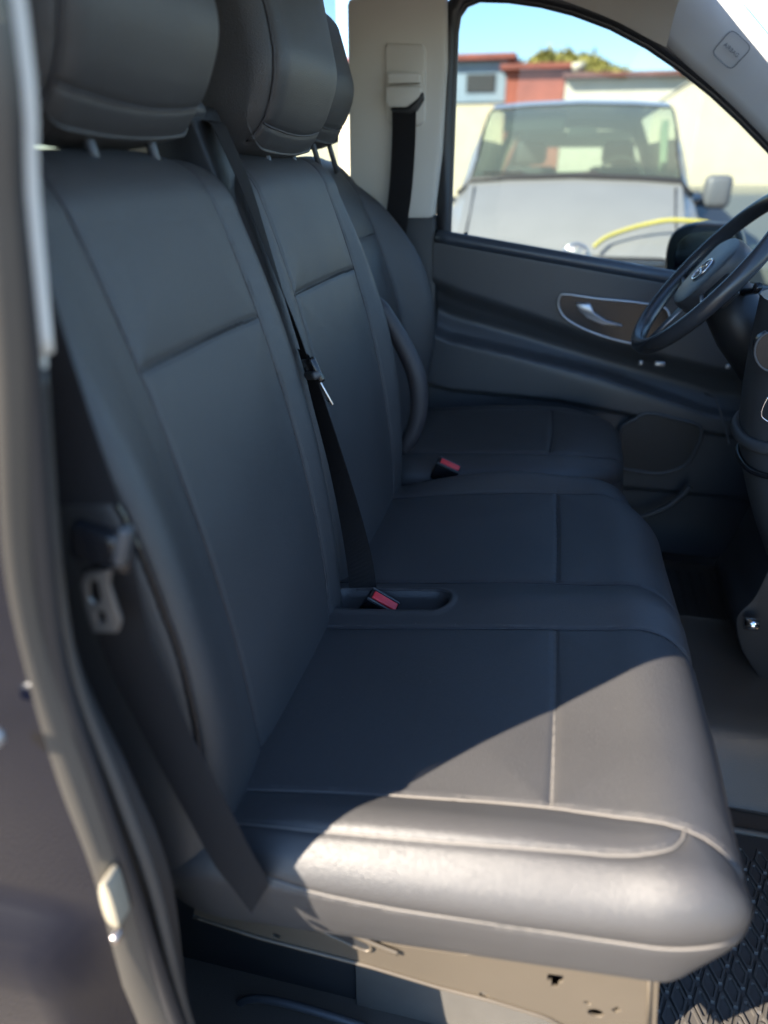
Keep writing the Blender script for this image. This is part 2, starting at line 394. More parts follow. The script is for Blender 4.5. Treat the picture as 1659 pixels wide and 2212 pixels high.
a12 = R(12); BF = Frame((-.304, 0, .92), (-math.sin(a12), 0, math.cos(a12)), (0, 1, 0), (math.cos(a12), 0, math.sin(a12)))
def backrest(name, parent, fr, y0, y1, sy0, sy1, top=.68, wing0=.018, wing1=.016, bulge=.026, stitch_t=.482, low=-.10, step=.0038, Rp=(.060, .050), wcol=leather, back=-.16, detail=True, shoulder=.03, side_h=None):
    tt = lambda t: np.sin(np.pi * np.clip((t + .05) / (top + .05), 0, 1)) ** .8
    def dfm(V):
        t, y, h = V[:, 0], V[:, 1], V[:, 2]; f = smooth01((h + .07) / .06)
        b = bulge * tt(t) * (1 - .3 * ((y - (y0 + y1) / 2) / ((y1 - y0) / 2)) ** 2)
        e0 = wing0 * np.exp(-((y - (y0 + (.02 if side_h else .035))) / (.070 if side_h else .045)) ** 2) * np.sin(np.pi * np.clip((t + .02) / (top * .93), 0, 1))
        e1 = wing1 * np.exp(-((y - (y1 - .035)) / .045) ** 2) * np.sin(np.pi * np.clip((t + .02) / (top * .93), 0, 1))
        h2 = h + f * (b + e0 + e1) + (1 - f) * b * .6
        sh = ((y - (y0 + y1) / 2) / ((y1 - y0) / 2)); t2 = t - shoulder * np.clip(sh, 0, 1) ** 4 * smooth01((t - .5) / .15) - .012 * np.clip(-sh, 0, 1) ** 4 * smooth01((t - .5) / .15)
        return np.stack([t2, y, h2], 1)
    sm = {
     's0': [(-.04, sy0, 0), (.15, sy0 + .005, .02), (.35, sy0 + .004, .03), (.55, sy0, .02), (top - .05, sy0 - .004, 0), (top - .005, sy0 - .003, -.05)],
     's1': [(-.04, sy1 - .012, 0), (.05, sy1 + .004, .02), (.15, sy1 + .008, .02), (.35, sy1 + .006, .03), (.55, sy1, .02), (top - .05, sy1 - .012, 0), (top - .005, sy1 - .02, -.05)],
     'cross': [(stitch_t, sy0, .02), (stitch_t, (sy0 + sy1) / 2, .025), (stitch_t - .004, sy1, .02)],
     'side': [(.0, y0, -.035), (.2, y0, -.03), (.4, y0, -.032), (.58, y0, -.045), (top - .04, y0 + .012, -.07)],
    }
    if side_h: sm['side'] = [(t_, y0 - .02, h_) for t_, h_ in side_h]
    V, F, nrm, S = upholster((low, y0, back), (top, y1, 0.0), Rp, .05, (step, step, step * 1.2), dfm, sm, puff=.006, pw=.04)
    o = mesh(name, fr.w(V), F, wcol, parent)
    if detail:
        for k in ('s0', 's1', 'side'): piping(fr, S[k], nrm, .0034 if (side_h and k == 'side') else .0019, -.001 if k == 'side' else -.0016, gloss_black if k == 'side' else leather_side, o, 'piping')
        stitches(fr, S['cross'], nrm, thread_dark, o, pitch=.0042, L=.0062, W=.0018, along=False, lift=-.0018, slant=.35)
        stitches(fr, S['s1'], nrm, leather_side, o, pitch=.005, L=.0034, W=.0009, side=.005, lift=-.0006)
    return o
backrest('backrest', bench, BF, .465, .992, .607, .905, top=.690, wing0=.042, side_h=[(.03, .02), (.094, .05), (.215, .075), (.33, .075), (.45, .062), (.55, .048), (.62, .03), (.665, -.01)])
backrest('backrest', bench, BF, 1.006, 1.478, 1.058, 1.388, top=.690, wing0=.006, wing1=.032, shoulder=.02)
def headrest(parent, fr, yc, hw, t0, t1, h0, h1, m=leather, flare=.0, step=.0045):
    def dfm(V):
        t, y, h = V[:, 0], V[:, 1], V[:, 2]; f = smooth01((h - (h0 + h1) / 2) / .05)
        u = (t - t0) / (t1 - t0)
        h2 = h - f * (.050 * (1 - smooth01(u / .45)) ** 1.3) + f * (-.03 * smooth01((u - .8) / .3)) + .008 * f * (1 - ((y - yc) / hw) ** 2)
        y2 = yc + (y - yc) * (1 - .05 * (1 - smooth01(u / .4)))
        return np.stack([t + .010 * (((y - yc) / hw) ** 2) * (1 - smooth01(u / .4)), y2, h2], 1)
    y0, y1 = yc - hw, yc + hw
    prof = lambda yy: [(t0 + .012, yy, h1 - .085), (t0 + .03, yy, h1 - .05), (t0 + .08, yy, h1 - .022), (t0 + .15, yy, h1 - .008), (t1 - .04, yy, h1 - .02), (t1 - .005, yy, h1 - .06)]
    sm = {'a': prof(y0 + .016), 'b': prof(y1 - .016), 'low': [(t0 + .032, y0 + .02, h1 - .05), (t0 + .024, yc, h1 - .05), (t0 + .032, y1 - .02, h1 - .05)]}
    V, F, nrm, S = upholster((t0, y0, h0), (t1, y1, h1), (.05, .04), .045, (step, step, step), dfm, sm, groove=.003, gw=.003, puff=.004)
    o = mesh('headrest', fr.w(V), F, m, parent)
    for k in ('a', 'b', 'low'): piping(fr, S[k], nrm, .0016, -.001, leather_side, o, 'piping')
    stitches(fr, S['low'], nrm, thread, o, pitch=.0042, L=.003, W=.0011, side=.003, lift=0)
    for yy in (yc - .06, yc + .06):
        tube('headrest_post', fr.w(np.array([(t0 - .06, yy, (h0 + h1) / 2 - .01), (t0 + .05, yy, (h0 + h1) / 2 - .01)])), .006, plastic_soft, o, ns=12)
        c = fr.w(np.array([(t0 - .035, yy, (h0 + h1) / 2 - .01)]))[0]
    return o
headrest(bench, BF, .768, .160, .697, .98, -.085, .072)
headrest(bench, BF, 1.230, .152, .684, .97, -.080, .074)
for yc in (.752, 1.226):
    for dy in (-.06, .06):
        c = BF.w(np.array([(.676, yc + dy, -.065)]))[0]
        boxo('post_guide', c, (.03, .042, .010), gloss_black, bench, .003, Matrix.Rotation(-a12, 3, 'Y'))
# belt tower between the two backrests
tw = [BF.w(np.array(p)) for p in [(.30, .965, -.12), (.62, .965, -.11), (.735, .965, -.085), (.760, .965, -.055), (.745, .965, -.025), (.66, .965, -.012), (.30, .965, -.03)]]
plate('belt_tower', tw, (0, .095, 0), plastic, bench, .006)
tc_ = BF.w(np.array([(.742, .985, -.035)]))[0]
boxo('belt_outlet', tc_, (.034, .05, .028), plastic_soft, bench, .010, Matrix.Rotation(R(-35), 3, 'Y'))

# metal seat frame on the near side
def yplate(name, pts, y, th, m, parent, holes=(), bevel=.0004):
    """upright plate parallel to the XZ plane with punched holes (x,z outline)"""
    c = bpy.data.curves.new(name, 'CURVE'); c.dimensions = '2D'; c.fill_mode = 'BOTH'; c.extrude = th / 2; c.bevel_depth = bevel; c.bevel_resolution = 1
    for pl in [pts] + list(holes):
        s = c.splines.new('POLY'); s.points.add(len(pl) - 1); s.use_cyclic_u = True
        for q, (x, z) in zip(s.points, pl): q.co = (x, z, 0, 1)
    o = bpy.data.objects.new('tmp', c); sc.collection.objects.link(o); dg = bpy.context.evaluated_depsgraph_get()
    me = bpy.data.meshes.new_from_object(o.evaluated_get(dg)); V = [(v.co.x, y - v.co.z, v.co.y) for v in me.vertices]; F = [tuple(p.vertices) for p in me.polygons]
    bpy.data.objects.remove(o); return mesh(name, V, F, m, parent, False)
def circ(x, z, r, n=16, sz=1): return [(x + r * math.cos(t), z + r * sz * math.sin(t)) for t in np.linspace(0, 2 * math.pi, n, endpoint=False)]
def pxz(L, y): return [tuple(at(u, v, y)[[0, 2]]) for u, v in L]
FY = .515
out = pxz([(430, 1905), (560, 1925), (700, 1985), (800, 2030), (1000, 2060), (1300, 2060), (1424, 2085), (1416, 2230), (1330, 2275), (1180, 2192), (1060, 2155), (960, 2130), (800, 2082), (700, 2056), (560, 2020), (420, 1975)], FY)
hs = [circ(*pxz([(597, 2018)], FY)[0], .0062, sz=.8), pxz([(1183, 2100), (1217, 2104), (1218, 2118), (1207, 2122), (1206, 2131), (1190, 2128), (1191, 2117), (1181, 2113)], FY),
      circ(*pxz([(1046, 2146)], FY)[0], .0062, sz=.75), circ(*pxz([(1270, 2163)], FY)[0], .0046, sz=.75), circ(*pxz([(1287, 2185)], FY)[0], .0095, sz=.8), pxz([(1318, 2177), (1334, 2171), (1344, 2179), (1329, 2185)], FY)]
yplate('seat_frame', out, FY, .003, frame_m, bench, hs)
yplate('hole_shade_sheet', [(x, z + .005) for x, z in out], FY + .014, .003, gloss_black, bench)  # black sheet added to stand in for the shade behind the holes
fl = resample(np.array([(x, FY - .003, z) for x, z in out[8:16]]), .01); tube('folded_edge', fl, .0026, frame_m, bench)
fe = np.array([at(1404, 2080, FY - .003), at(1400, 2230, FY - .003)]); tube('frame_edge', fe, .0022, frame_m, bench)
rl = catmull([at(566, 1938, FY - .006), at(680, 1982, FY - .006), at(800, 2036, FY - .006), at(860, 2060, FY - .006)], 6); tube('frame_rail', rl, .004, frame_m, bench, flat=.6)
rc = catmull([at(668, 1990, FY - .004), at(673, 1984, FY - .004), at(720, 2000, FY - .004), at(795, 2036, FY - .004), at(793, 2054, FY - .004), at(735, 2030, FY - .004), at(680, 2003, FY - .004)], 6, True)
tube('slot_rim', rc, .0022, frame_m, bench, closed=True)
plate('slot_cover', rc, (0, .002, 0), plastic, bench)
boxo('seat_underframe', (-.05, 1.0, .80), (.40, .90, .04), plastic, bench, .01, Matrix.Rotation(-a7, 3, 'Y'))
# pedestal box below with a grey board set in the sunlit half
ped = thing('seat_pedestal', 'dark plastic storage box under the bench with a grey board at its front', 'storage box', (-.1, .75, FZ))
PY = .60
xb, xe = at(768, 2110, PY)[0], .20
boxo('box_panel', ((xb - .50) / 2, PY + .01, .62), (xb + .50, .016, .34), plastic, ped, .002)
boxo('grey_board', ((xb + xe) / 2 + .001, PY + .004, .62), (xe - xb, .018, .34), board_m, ped, .002)
boxo('box_body', (-.14, 1.05, .60), (.60, .84, .30), plastic, ped, .01)
ledge = catmull([at(500, 2230, PY - .04), at(510, 2175, PY - .04), at(545, 2158, PY - .04), at(600, 2163, PY - .04), at(700, 2190, PY - .04), at(800, 2222, PY - .04)], 8)
tube('ledge_rim', ledge, .006, plastic_soft, ped)
boxo('ledge', (-.30, PY - .022, .36), (.28, .04, .05), plastic_soft, ped, .008)

# ================================================================== DRIVER SEAT
drv = thing('driver_seat', 'black leather driver seat behind the bench beside the far door', 'car seat', (-.05, 1.72, FZ))
a5 = R(4); DF = Frame((-.33, 0, .955), (math.cos(a5), 0, math.sin(a5)), (0, 1, 0), (-math.sin(a5), 0, math.cos(a5)))
def dc(V):
    s, y, h = V[:, 0], V[:, 1], V[:, 2]; top = smooth01((h + .07) / .06); u = (y - 1.72) / .24
    h2 = h + top * (.018 * np.abs(u) ** 3 * np.sin(np.pi * np.clip(s / .5, 0, 1)) - .004); k = smooth01((s - .25) / .3)
    return np.stack([s - .05 * k * np.clip(u, -1, 1) ** 4, 1.72 + (y - 1.72) * (1 - .06 * k), h2], 1)
ds = {'n': [(0, 1.555, 0), (.3, 1.555, 0), (.45, 1.565, 0), (.50, 1.60, -.02), (.53, 1.62, -.06), (.535, 1.62, -.1)], 'f': [(0, 1.885, 0), (.3, 1.885, 0), (.45, 1.875, 0)], 'c': [(.36, 1.555, 0), (.365, 1.72, 0), (.36, 1.885, 0)],
      'sk': [(0, 1.48, -.07), (.3, 1.48, -.07), (.5, 1.52, -.07), (.53, 1.72, -.07)]}
V, F, nrm, S = upholster((-.08, 1.478, -.16), (.53, 1.962, 0), (.14, .10), .055, (.006, .006, .006), dc, ds)
dcu = mesh('cushion', DF.w(V), F, leather, drv)
for k in ('n', 'f', 'sk'): piping(DF, S[k], nrm, .0018, -.001, leather_side, dcu)
piping(DF, S['c'], nrm, .0013, -.0015, thread_dark, dcu, 'stitching')
a16 = R(17); DBF = Frame((-.345, 0, .97), (-math.sin(a16), 0, math.cos(a16)), (0, 1, 0), (math.cos(a16), 0, math.sin(a16)))
backrest('backrest', drv, DBF, 1.50, 1.965, 1.60, 1.86, top=.655, wing0=.03, wing1=.095, bulge=.03, Rp=(.15, .08), step=.006, shoulder=.05, stitch_t=.46)
headrest(drv, DBF, 1.700, .130, .668, .93, -.055, .085, step=.007)
arm = catmull([at(822, 648, 1.49), at(850, 690, 1.49), at(885, 750, 1.49), at(912, 815, 1.49), at(917, 880, 1.49), at(905, 930, 1.49), at(880, 975, 1.49)], 8)
tube('armrest', arm + np.array([-.012, .0, 0]), np.interp(np.linspace(0, 1, len(arm)), [0, .1, .5, .9, 1], [.012, .018, .021, .018, .012]), leather_side, drv, ns=20, flat=.95)
boxo('seat_base', (-.08, 1.72, .64), (.42, .40, .34), plastic, drv, .02)
boxo('side_shield', (-.08, 1.50, .80), (.46, .03, .10), plastic, drv, .02)

# ================================================================== SEAT BELTS
def ribbon(name, P, W, hw, m, parent=None, th=.0007, n=10):
    k = len(P); C = catmull(np.c_[P, W, np.full(k, 1.0) * np.array(hw)], n); V = []; F = []
    for i, c in enumerate(C):
        p = c[:3]; wv = c[3:6] / np.linalg.norm(c[3:6]); h = c[6]; t = C[min(i + 1, len(C) - 1), :3] - C[max(i - 1, 0), :3]; nn = np.cross(t, wv); nn /= np.linalg.norm(nn) + 1e-9
        for (a, b) in ((-1, -.6), (-.94, -1), (0, -1), (.94, -1), (1, -.6), (1, .6), (.94, 1), (0, 1), (-.94, 1), (-1, .6)):
            V.append(p + wv * a * h + nn * b * th)
    K = 10
    for i in range(len(C) - 1):
        for q in range(K): F.append([i * K + q, i * K + (q + 1) % K, (i + 1) * K + (q + 1) % K, (i + 1) * K + q])
    F.append(list(range(K))[::-1]); F.append([(len(C) - 1) * K + q for q in range(K)])
    o = mesh(name, V, F, m, parent); o.data.set_sharp_from_angle(angle=R(50)); return o
def wdir(deg): a = R(deg); return (-math.sin(a), math.cos(a), 0)
cb = thing('seat_belt', 'narrow black seat belt hanging down the gap between the two backrests', 'seat belt', (-.44, 1.0, 1.62))
pp = [(452, 262, 1.01), (470, 268, 1.005), (492, 312, 1.0), (530, 400, 1.0), (565, 498, 1.0), (600, 600, 1.0), (632, 690, 1.0), (658, 768, 1.0)]
ribbon('webbing', [at(u, v, y) for u, v, y in pp], [wdir(a) for a in (0, 0, 3, 5, 12, 20, 28, 32)], .0235, webbing, cb)
pp = [(655, 760, 1.005), (672, 812, 1.0), (692, 880, 1.0), (730, 1010, .998), (758, 1120, .995), (778, 1220, .99), (786, 1300, .985), (786, 1345, .98)]
ribbon('webbing', [at(u, v, y) for u, v, y in pp], [wdir(a) for a in (40, 42, 48, 58, 72, 88, 98, 100)], .0235, webbing, cb)
# tongue: plastic grip + steel blade
tA, tB = at(662, 770, .997), at(690, 828, .997); tC = at(711, 866, .999)
axis = (tB - tA) / np.linalg.norm(tB - tA); wv = np.array(wdir(40)); wv = wv - axis * (wv @ axis); wv /= np.linalg.norm(wv); nv = np.cross(axis, wv)
def oriented(name, c, e1, e2, e3, s, m, parent, bevel): return boxo(name, c, s, m, parent, bevel, Matrix(np.stack([e1, e2, e3], 1).tolist()))
oriented('tongue_grip', (tA + tB) / 2 + nv * 0, axis, wv, nv, (.040, .050, .011), gloss_black, cb, .004)
oriented('grip_bar', tA + axis * .028 + nv * -.004, axis, wv, nv, (.013, .052, .014), plastic_soft, cb, .004)
ax2 = (tC - tB) / np.linalg.norm(tC - tB)
oriented('tongue_blade', (tB + tC) / 2, ax2, np.cross(nv, ax2), nv, (np.linalg.norm(tC - tB) + .012, .020, .0024), steel, cb, .0006)
oriented('blade_tip', tC, ax2, np.cross(nv, ax2), nv, (.004, .016, .004), gloss_black, cb, .001)

nb = thing('seat_belt', 'wide blurred black seat belt beside the near door pillar, ending at the bench frame', 'seat belt', (-.30, .38, 1.7))
pp = [(-90, -60, .425), (-70, 100, .425), (0, 500, .43), (110, 850, .435), (195, 1090, .43)]
ribbon('webbing', [at(*p) for p in pp], [(1, .25, 0)] * 5, .0235, webbing, nb)
pp = [(232, 1215, .425), (275, 1400, .440), (338, 1540, .446), (398, 1657, .448), (450, 1755, .448), (502, 1852, .448), (540, 1908, .449), (560, 1944, .452)]
ribbon('webbing', [at(*p) for p in pp], [(1, .05, .38), (1, .03, .42), (1, .0, .46), (1, 0, .5), (1, .0, .55), (1, .0, .6), (.75, .0, .8), (.45, .05, 1)], [.025, .0262, .0268, .0268, .0268, .0268, .0265, .0255], webbing, nb)
gc = at(222, 1180, .418)
boxo('tongue_grip', gc, (.052, .016, .036), gloss_black, nb, .007, Matrix.Rotation(R(12), 3, 'Y'))
boxo('grip_ridge', at(266, 1178, .408), (.010, .012, .036), plastic_soft, nb, .004, Matrix.Rotation(R(20), 3, 'Y'))
tp = [(188, 1238), (240, 1230), (236, 1262), (262, 1340), (255, 1362), (205, 1362), (192, 1325), (178, 1262)]
def tr(L, y=.408): return [tuple(at(u, v, y)[[0, 2]]) for u, v in L]
yplate('tongue_blade', tr(tp), .408, .003, mat('dull_steel', (.22, .21, .20), .35, metal=.8), nb, [tr([(192, 1252), (215, 1250), (224, 1296), (204, 1304), (193, 1290)]), tr([(206, 1318), (228, 1316), (236, 1342), (212, 1345)])], .0006)

fb = thing('seat_belt', 'black driver seat belt hanging from the beige far door pillar', 'seat belt', (-.42, 2.03, 1.72))
pp = [(873, 215, 2.03), (872, 300, 2.028), (866, 400, 2.02), (856, 480, 2.01), (846, 560, 2.0), (835, 700, 1.98)]
ribbon('webbing', [at(*p) for p in pp], [(1, 0, 0)] * 6, .031, webbing, fb)

def buckle(p, ang, label, rot=35, s=1.0):
    b = thing('belt_buckle', label, 'belt buckle', tuple(p))
    M = Matrix.Rotation(R(ang), 3, 'Y') @ Matrix.Rotation(R(rot), 3, 'X')
    q = lambda v: np.array(p) + np.array(M @ Vector(v))
    boxo('buckle_body', q((0, 0, -.022)), (.058 * s, .025 * s, .05), gloss_black, b, .004, M)
    boxo('release_button', q((.002, 0, .0045)), (.048 * s, .016 * s, .006), red_m, b, .002, M)
    boxo('button_surround', q((0, .012 * s, .003)), (.056 * s, .003, .006), plastic_soft, b, .001, M)
    boxo('button_surround', q((0, -.012 * s, .003)), (.056 * s, .003, .006), plastic_soft, b, .001, M)
    return b
buckle(at(827, 1300, .955), 28, 'red seat belt buckle in the pocket of the bench between the two places', rot=20, s=.92)
buckle(at(969, 1006, 1.475), 22, 'red seat belt buckle between the bench and the driver seat', rot=15, s=.95)

# ================================================================== NEAR SIDE OF THE VAN (left edge of the picture)
side = thing('van_side', 'dark blue van body side with open door pillar and rubber seals, blurred at left', 'vehicle body', (-.6, .3, .3))
LN = {1: (.345, [(-70, 0), (-40, 400), (-5, 800), (18, 1210), (68, 1460), (138, 1700), (212, 1900), (300, 2212)]),
      2: (.356, [(-8, 0), (22, 400), (52, 800), (64, 1210), (108, 1460), (190, 1700), (258, 1900), (362, 2212)]),
      3: (.374, [(20, 0), (50, 400), (88, 800), (115, 1210), (150, 1460), (228, 1700), (296, 1900), (402, 2212)]),
      4: (.402, [(42, 0), (72, 400), (110, 800), (150, 1210), (200, 1460), (310, 1700), (385, 1900), (432, 2212)])}
zs = np.linspace(.44, 2.0, 80); YL = {}
def edge_curve(k):
    y, L = LN[k]; YL[k] = y; P = np.array([at(u, v, y)[[0, 2]] for u, v in L])[::-1]; lo_ = P[0]
    P = np.vstack([[lo_[0] + .36, .42], [lo_[0] + .17, lo_[1] - .26], [lo_[0] + .04, lo_[1] - .13], P, [P[-1][0] + .02, 2.02]])
    c = catmull(P, 12); return np.interp(zs, c[:, 1], c[:, 0])
X1, X2, X3, X4 = (edge_curve(k) for k in (1, 2, 3, 4))
def strip(name, za, zb, fa, fb, m, n=90, mid=None):
    z = np.linspace(za, zb, n); V = []; cols = [fa] + (mid or []) + [fb]
    for q in z: V += [c(q) for c in cols]
    K = len(cols); F = [(i * K + k, (i + 1) * K + k, (i + 1) * K + k + 1, i * K + k + 1) for i in range(n - 1) for k in range(K - 1)]
    return mesh(name, V, F, m, side)
I = lambda X: (lambda z: float(np.interp(z, zs, X)))
x1, x2, x3, x4 = I(X1), I(X2), I(X3), I(X4)
strip('door_jamb', .44, 1.98, lambda z: (x1(z) - .004, .345, z), lambda z: (x2(z) + .001, .358, z), jamb_m, mid=[lambda z: (x1(z) * .4 + x2(z) * .6, .347, z)])
P2 = np.array([(x3(z) - .003, .366, z) for z in np.linspace(.44, 1.98, 90)]); tube('door_seal', P2, .0085, seal_m, side, ns=12)
P3 = np.array([(x3(z) * .5 + x4(z) * .5 - .004, .384, z) for z in np.linspace(.44, 1.46, 90)]); tube('door_seal', P3, .0065, rubber, side, ns=12)
strip('pillar_trim', .44, 1.455, lambda z: (x3(z) - .02, .375, z), lambda z: (x4(z) - .20, .445, z), plastic, mid=[lambda z: (x4(z) - .006, .400, z), lambda z: (x4(z) - .02, .415, z)])
strip('upper_pillar_trim', 1.457, 1.98, lambda z: (x3(z) - .016, .377, z), lambda z: (x4(z) - .20, .445, z), trim, mid=[lambda z: (x4(z) - .002, .402, z), lambda z: (x4(z) - .014, .418, z)])
P4 = np.array([(x4(z) - .004, .400, z) for z in np.linspace(1.468, 1.98, 40)]); tube('trim_edge', P4, .0075, mat('pale_trim', (.68, .65, .60), .5), side, ns=12)
strip('pillar_skin', 1.25, 1.98, lambda z: (x1(z) - .004, .345, z), lambda z: (-1.20, .36, z), paint)
# outer painted panel with a crease and a swage line
zz = np.array([.25, .45, .6, .75, .86, .92, .955, .97, .985, 1.0, 1.05, 1.12, 1.2, 1.27, 1.30, 1.31]); V = []; n = 44
for i in range(n):
    f = i / (n - 1)
    for z in zz:
        xe = x1(max(z, .44)) - .004; x = xe + (-3.0 - xe) * f ** 1.8
        y = .345 - .030 * float(smooth01(np.array((.965 - z) / .03))) * min(1, (xe - x) / .05) - .012 * smooth01(np.array((.96 - z) / .02)) * 0 + .02 * (z < .7) * ((.7 - z) / .4)
        y += .03 * max(0, (z - 1.1))
        V.append((x, y, z))
K = len(zz); F = [(i * K + k, (i + 1) * K + k, (i + 1) * K + k + 1, i * K + k + 1) for i in range(n - 1) for k in range(K - 1)]
o = mesh('painted_panel', V, F, paint, side)
# striker plate and cap
cp = catmull([at(217, 1910, .335), at(212, 1935, .335), at(226, 1985, .335), at(246, 2005, .335), at(256, 2000, .335), at(234, 1925, .335)], 6, True)
plate('striker_cover', cp, (0, .02, 0), mat('ivory_plastic', (.27, .24, .18), .5), side, .002)
boxo('door_striker', at(252, 2022, .338), (.008, .012, .010), steel, side, .003)
hd = at(-24, 1590, .322); boxo('door_handle', hd, (.024, .012, .014), silver, side, .005)
boxo('inner_side_wall', (-1.76, .43, .86), (2.42, .03, .86), plastic_soft, side, .01)
boxo('roof_rail', (-1.72, .42, 1.925), (2.45, .05, .12), plastic_soft, side, .01)
boxo('rear_pillar', (-1.60, .42, 1.60), (.16, .05, .66), plastic_soft, side, .01)
boxo('rear_pillar', (-2.98, .42, 1.60), (.20, .05, .66), plastic_soft, side, .01)
mesh('rear_window', [(-1.19, .40, 1.29), (-1.52, .40, 1.29), (-1.52, .43, 1.86), (-1.19, .43, 1.86), (-1.68, .40, 1.29), (-2.88, .40, 1.29), (-2.88, .43, 1.86), (-1.68, .43, 1.86)], [(0, 1, 2, 3), (4, 5, 6, 7)], glass_deep, side, False)
# door sill and step
boxo('door_sill', (.55, .40, .36), (1.1, .15, .15), plastic, side, .02)

# ================================================================== FAR SIDE
fw = thing('far_body_side', 'grey trimmed inner side of the load space with windows behind the driver seat', 'vehicle body', (-1.8, 2.1, .5))
boxo('lower_panel', (-1.80, 2.12, .89), (2.42, .04, .90), plastic_soft, fw, .01)
for (xa, xb_) in ((-1.30, -1.03), (-2.35, -2.15), (-3.02, -2.95)):
    boxo('window_pillar', ((xa + xb_) / 2, 2.105, 1.63), (xb_ - xa, .05, .72), sand_trim, fw, .012)
boxo('cant_rail', (-1.80, 2.09, 2.01), (2.42, .10, .08), trim, fw, .02)
mesh('side_window', [(-2.95, 2.13, 1.32), (-.62, 2.13, 1.32), (-.62, 2.13, 1.98), (-2.95, 2.13, 1.98)], [(0, 1, 2, 3)], glass, fw, False)
rearwall = thing('tailgate', 'dark tailgate with rear window closing the load space', 'vehicle door', (-3.05, 1.25, .5))
boxo('lower_panel', (-3.06, 1.25, .87), (.05, 1.72, .88), plastic_soft, rearwall, .01)
mesh('rear_glass', [(-3.05, .45, 1.31), (-3.05, 2.1, 1.31), (-3.0, 2.1, 1.92), (-3.0, .45, 1.92)], [(0, 1, 2, 3)], glass_dark, rearwall, False)

# ---- far B pillar
bp = thing('door_pillar', 'beige and black trimmed pillar between the driver seat and the far side window', 'pillar', (-.46, 2.08, .5))
def rect_loft(name, pts, m, y0, y1, parent, bevel=.01): return plate(name, [(x, y0, z) for x, z in pts], (0, y1 - y0, 0), m, parent, bevel)
rect_loft('upper_trim', [(-.575, 1.432), (-.338, 1.436), (-.322, 1.60), (-.316, 1.80), (-.322, 1.94), (-.572, 1.94)], trim, 2.06, 2.14, bp, .014)
rect_loft('lower_trim', [(-.585, .46), (-.30, .46), (-.332, 1.446), (-.585, 1.446)], plastic, 2.064, 2.137, bp, .012)
gx = [at(u, v, 2.05)[[0, 2]] for u, v in [(835, 93), (912, 96), (919, 108), (917, 262), (908, 272), (842, 268), (834, 256), (832, 106)]]
rect_loft('belt_guide_plate', gx, trim, 2.050, 2.075, bp, .004)
gx = [at(u, v, 2.03)[[0, 2]] for u, v in [(837, 160), (845, 156), (903, 157), (908, 163), (906, 180), (838, 182)]]
rect_loft('height_adjuster', gx, trim, 2.024, 2.06, bp, .004)
gx = [at(u, v, 2.03)[[0, 2]] for u, v in [(834, 188), (908, 186), (912, 196), (906, 212), (886, 226), (880, 232), (842, 232), (834, 224)]]
rect_loft('belt_outlet', gx, trim, 2.022, 2.06, bp, .005)
gx = [at(u, v, 2.03)[[0, 2]] for u, v in [(912, 198), (914, 215), (900, 238), (890, 246), (850, 246), (842, 234), (880, 234), (890, 226)]]
rect_loft('belt_slot', gx, plastic, 2.026, 2.06, bp, .003)

# ---- far door: window opening traced on the door plane, panel, handle, speaker, switches
DY = 2.10
door = thing('van_door', 'closed driver door with dark trim, silver handle and side window onto the parked van', 'car door', (.1, DY, .5))
win = [(968, 522), (976, 300), (984, 70), (990, 32), (1006, 8), (1035, -4), (1100, -2), (1170, 8), (1240, 26), (1320, 56), (1400, 98), (1470, 146), (1540, 202), (1600, 258), (1662, 322), (1720, 384), (1790, 466), (1850, 545), (1800, 640), (1600, 617), (1430, 601), (1280, 566), (1150, 548), (1040, 530)]
W3 = np.array([at(u, v, DY) for u, v in win]); cen = W3.mean(0)
mesh('window_glass', [tuple(p + np.array([0, .015, 0])) for p in W3], [tuple(range(len(W3)))], glass, door, False)
tube('window_seal', W3, .009, seal_m, door, ns=10, closed=True)
fro = []
for p in W3:   # frame ring around the opening
    d = p - cen; fro.append(p + d / np.linalg.norm(d) * .035)
rings = [[tuple(W3[i] + np.array([0, -.012, 0])) for i in range(len(W3))], [tuple(np.array(f) + np.array([0, -.014, 0])) for f in fro], [tuple(np.array(f) + np.array([0, .05, 0])) for f in fro], [tuple(W3[i] + np.array([0, .05, 0])) for i in range(len(W3))]]
V = [p for r_ in rings for p in r_]; K = len(W3); F = [(a * K + k, a * K + (k + 1) % K, ((a + 1) % 4) * K + (k + 1) % K, ((a + 1) % 4) * K + k) for a in range(4) for k in range(K)]
mesh('window_frame', V, F, seal_m, door)
# door inner panel: height field y(x, z)
xs_ = np.linspace(-.335, 1.02, 220); nz = 170; V = []
def sill(x): return 1.385 - .142 * np.clip((x + .30), -1, 3) ** 1.0 * 1.0
def l1(x): return np.interp(x, [-.34, -.28, -.10, .16, .46, 1.1], [1.15, 1.126, 1.095, 1.043, .955, .90])
def l2(x): return np.interp(x, [-.34, -.265, .037, .30, .47, 1.1], [.99, .975, .966, .93, .90, .85])
def l0(x): return np.interp(x, [-.34, -.33, -.25, -.05, .16, .30, .46, 1.1], [1.24, 1.235, 1.205, 1.15, 1.085, 1.06, 1.03, 1.0])
for x in xs_:
    s_ = sill(x); zz = np.linspace(.48, s_, nz); 
    for z in zz:
        y = DY - .012 - .030 * float(smooth01(np.array((z - l0(x)) / .05))) * float(smooth01(np.array((s_ - z) / .015 + .2)))   # upper shoulder
        y += -.055 * float(smooth01(np.array((l1(x) - z) / .014))) + .030 * float(smooth01(np.array((l2(x) - z) / .02)))          # armrest shelf
        y += .022 * math.exp(-((z - (l0(x) + l1(x)) / 2) / .03) ** 2)
        y += .020 * float(smooth01(np.array((.70 - z) / .02)))
        V.append((x, y, z))
K = nz; F = [(i * K + k, i * K + k + 1, (i + 1) * K + k + 1, (i + 1) * K + k) for i in range(len(xs_) - 1) for k in range(K - 1)]
mesh('inner_panel', V, F, plastic_soft, door)
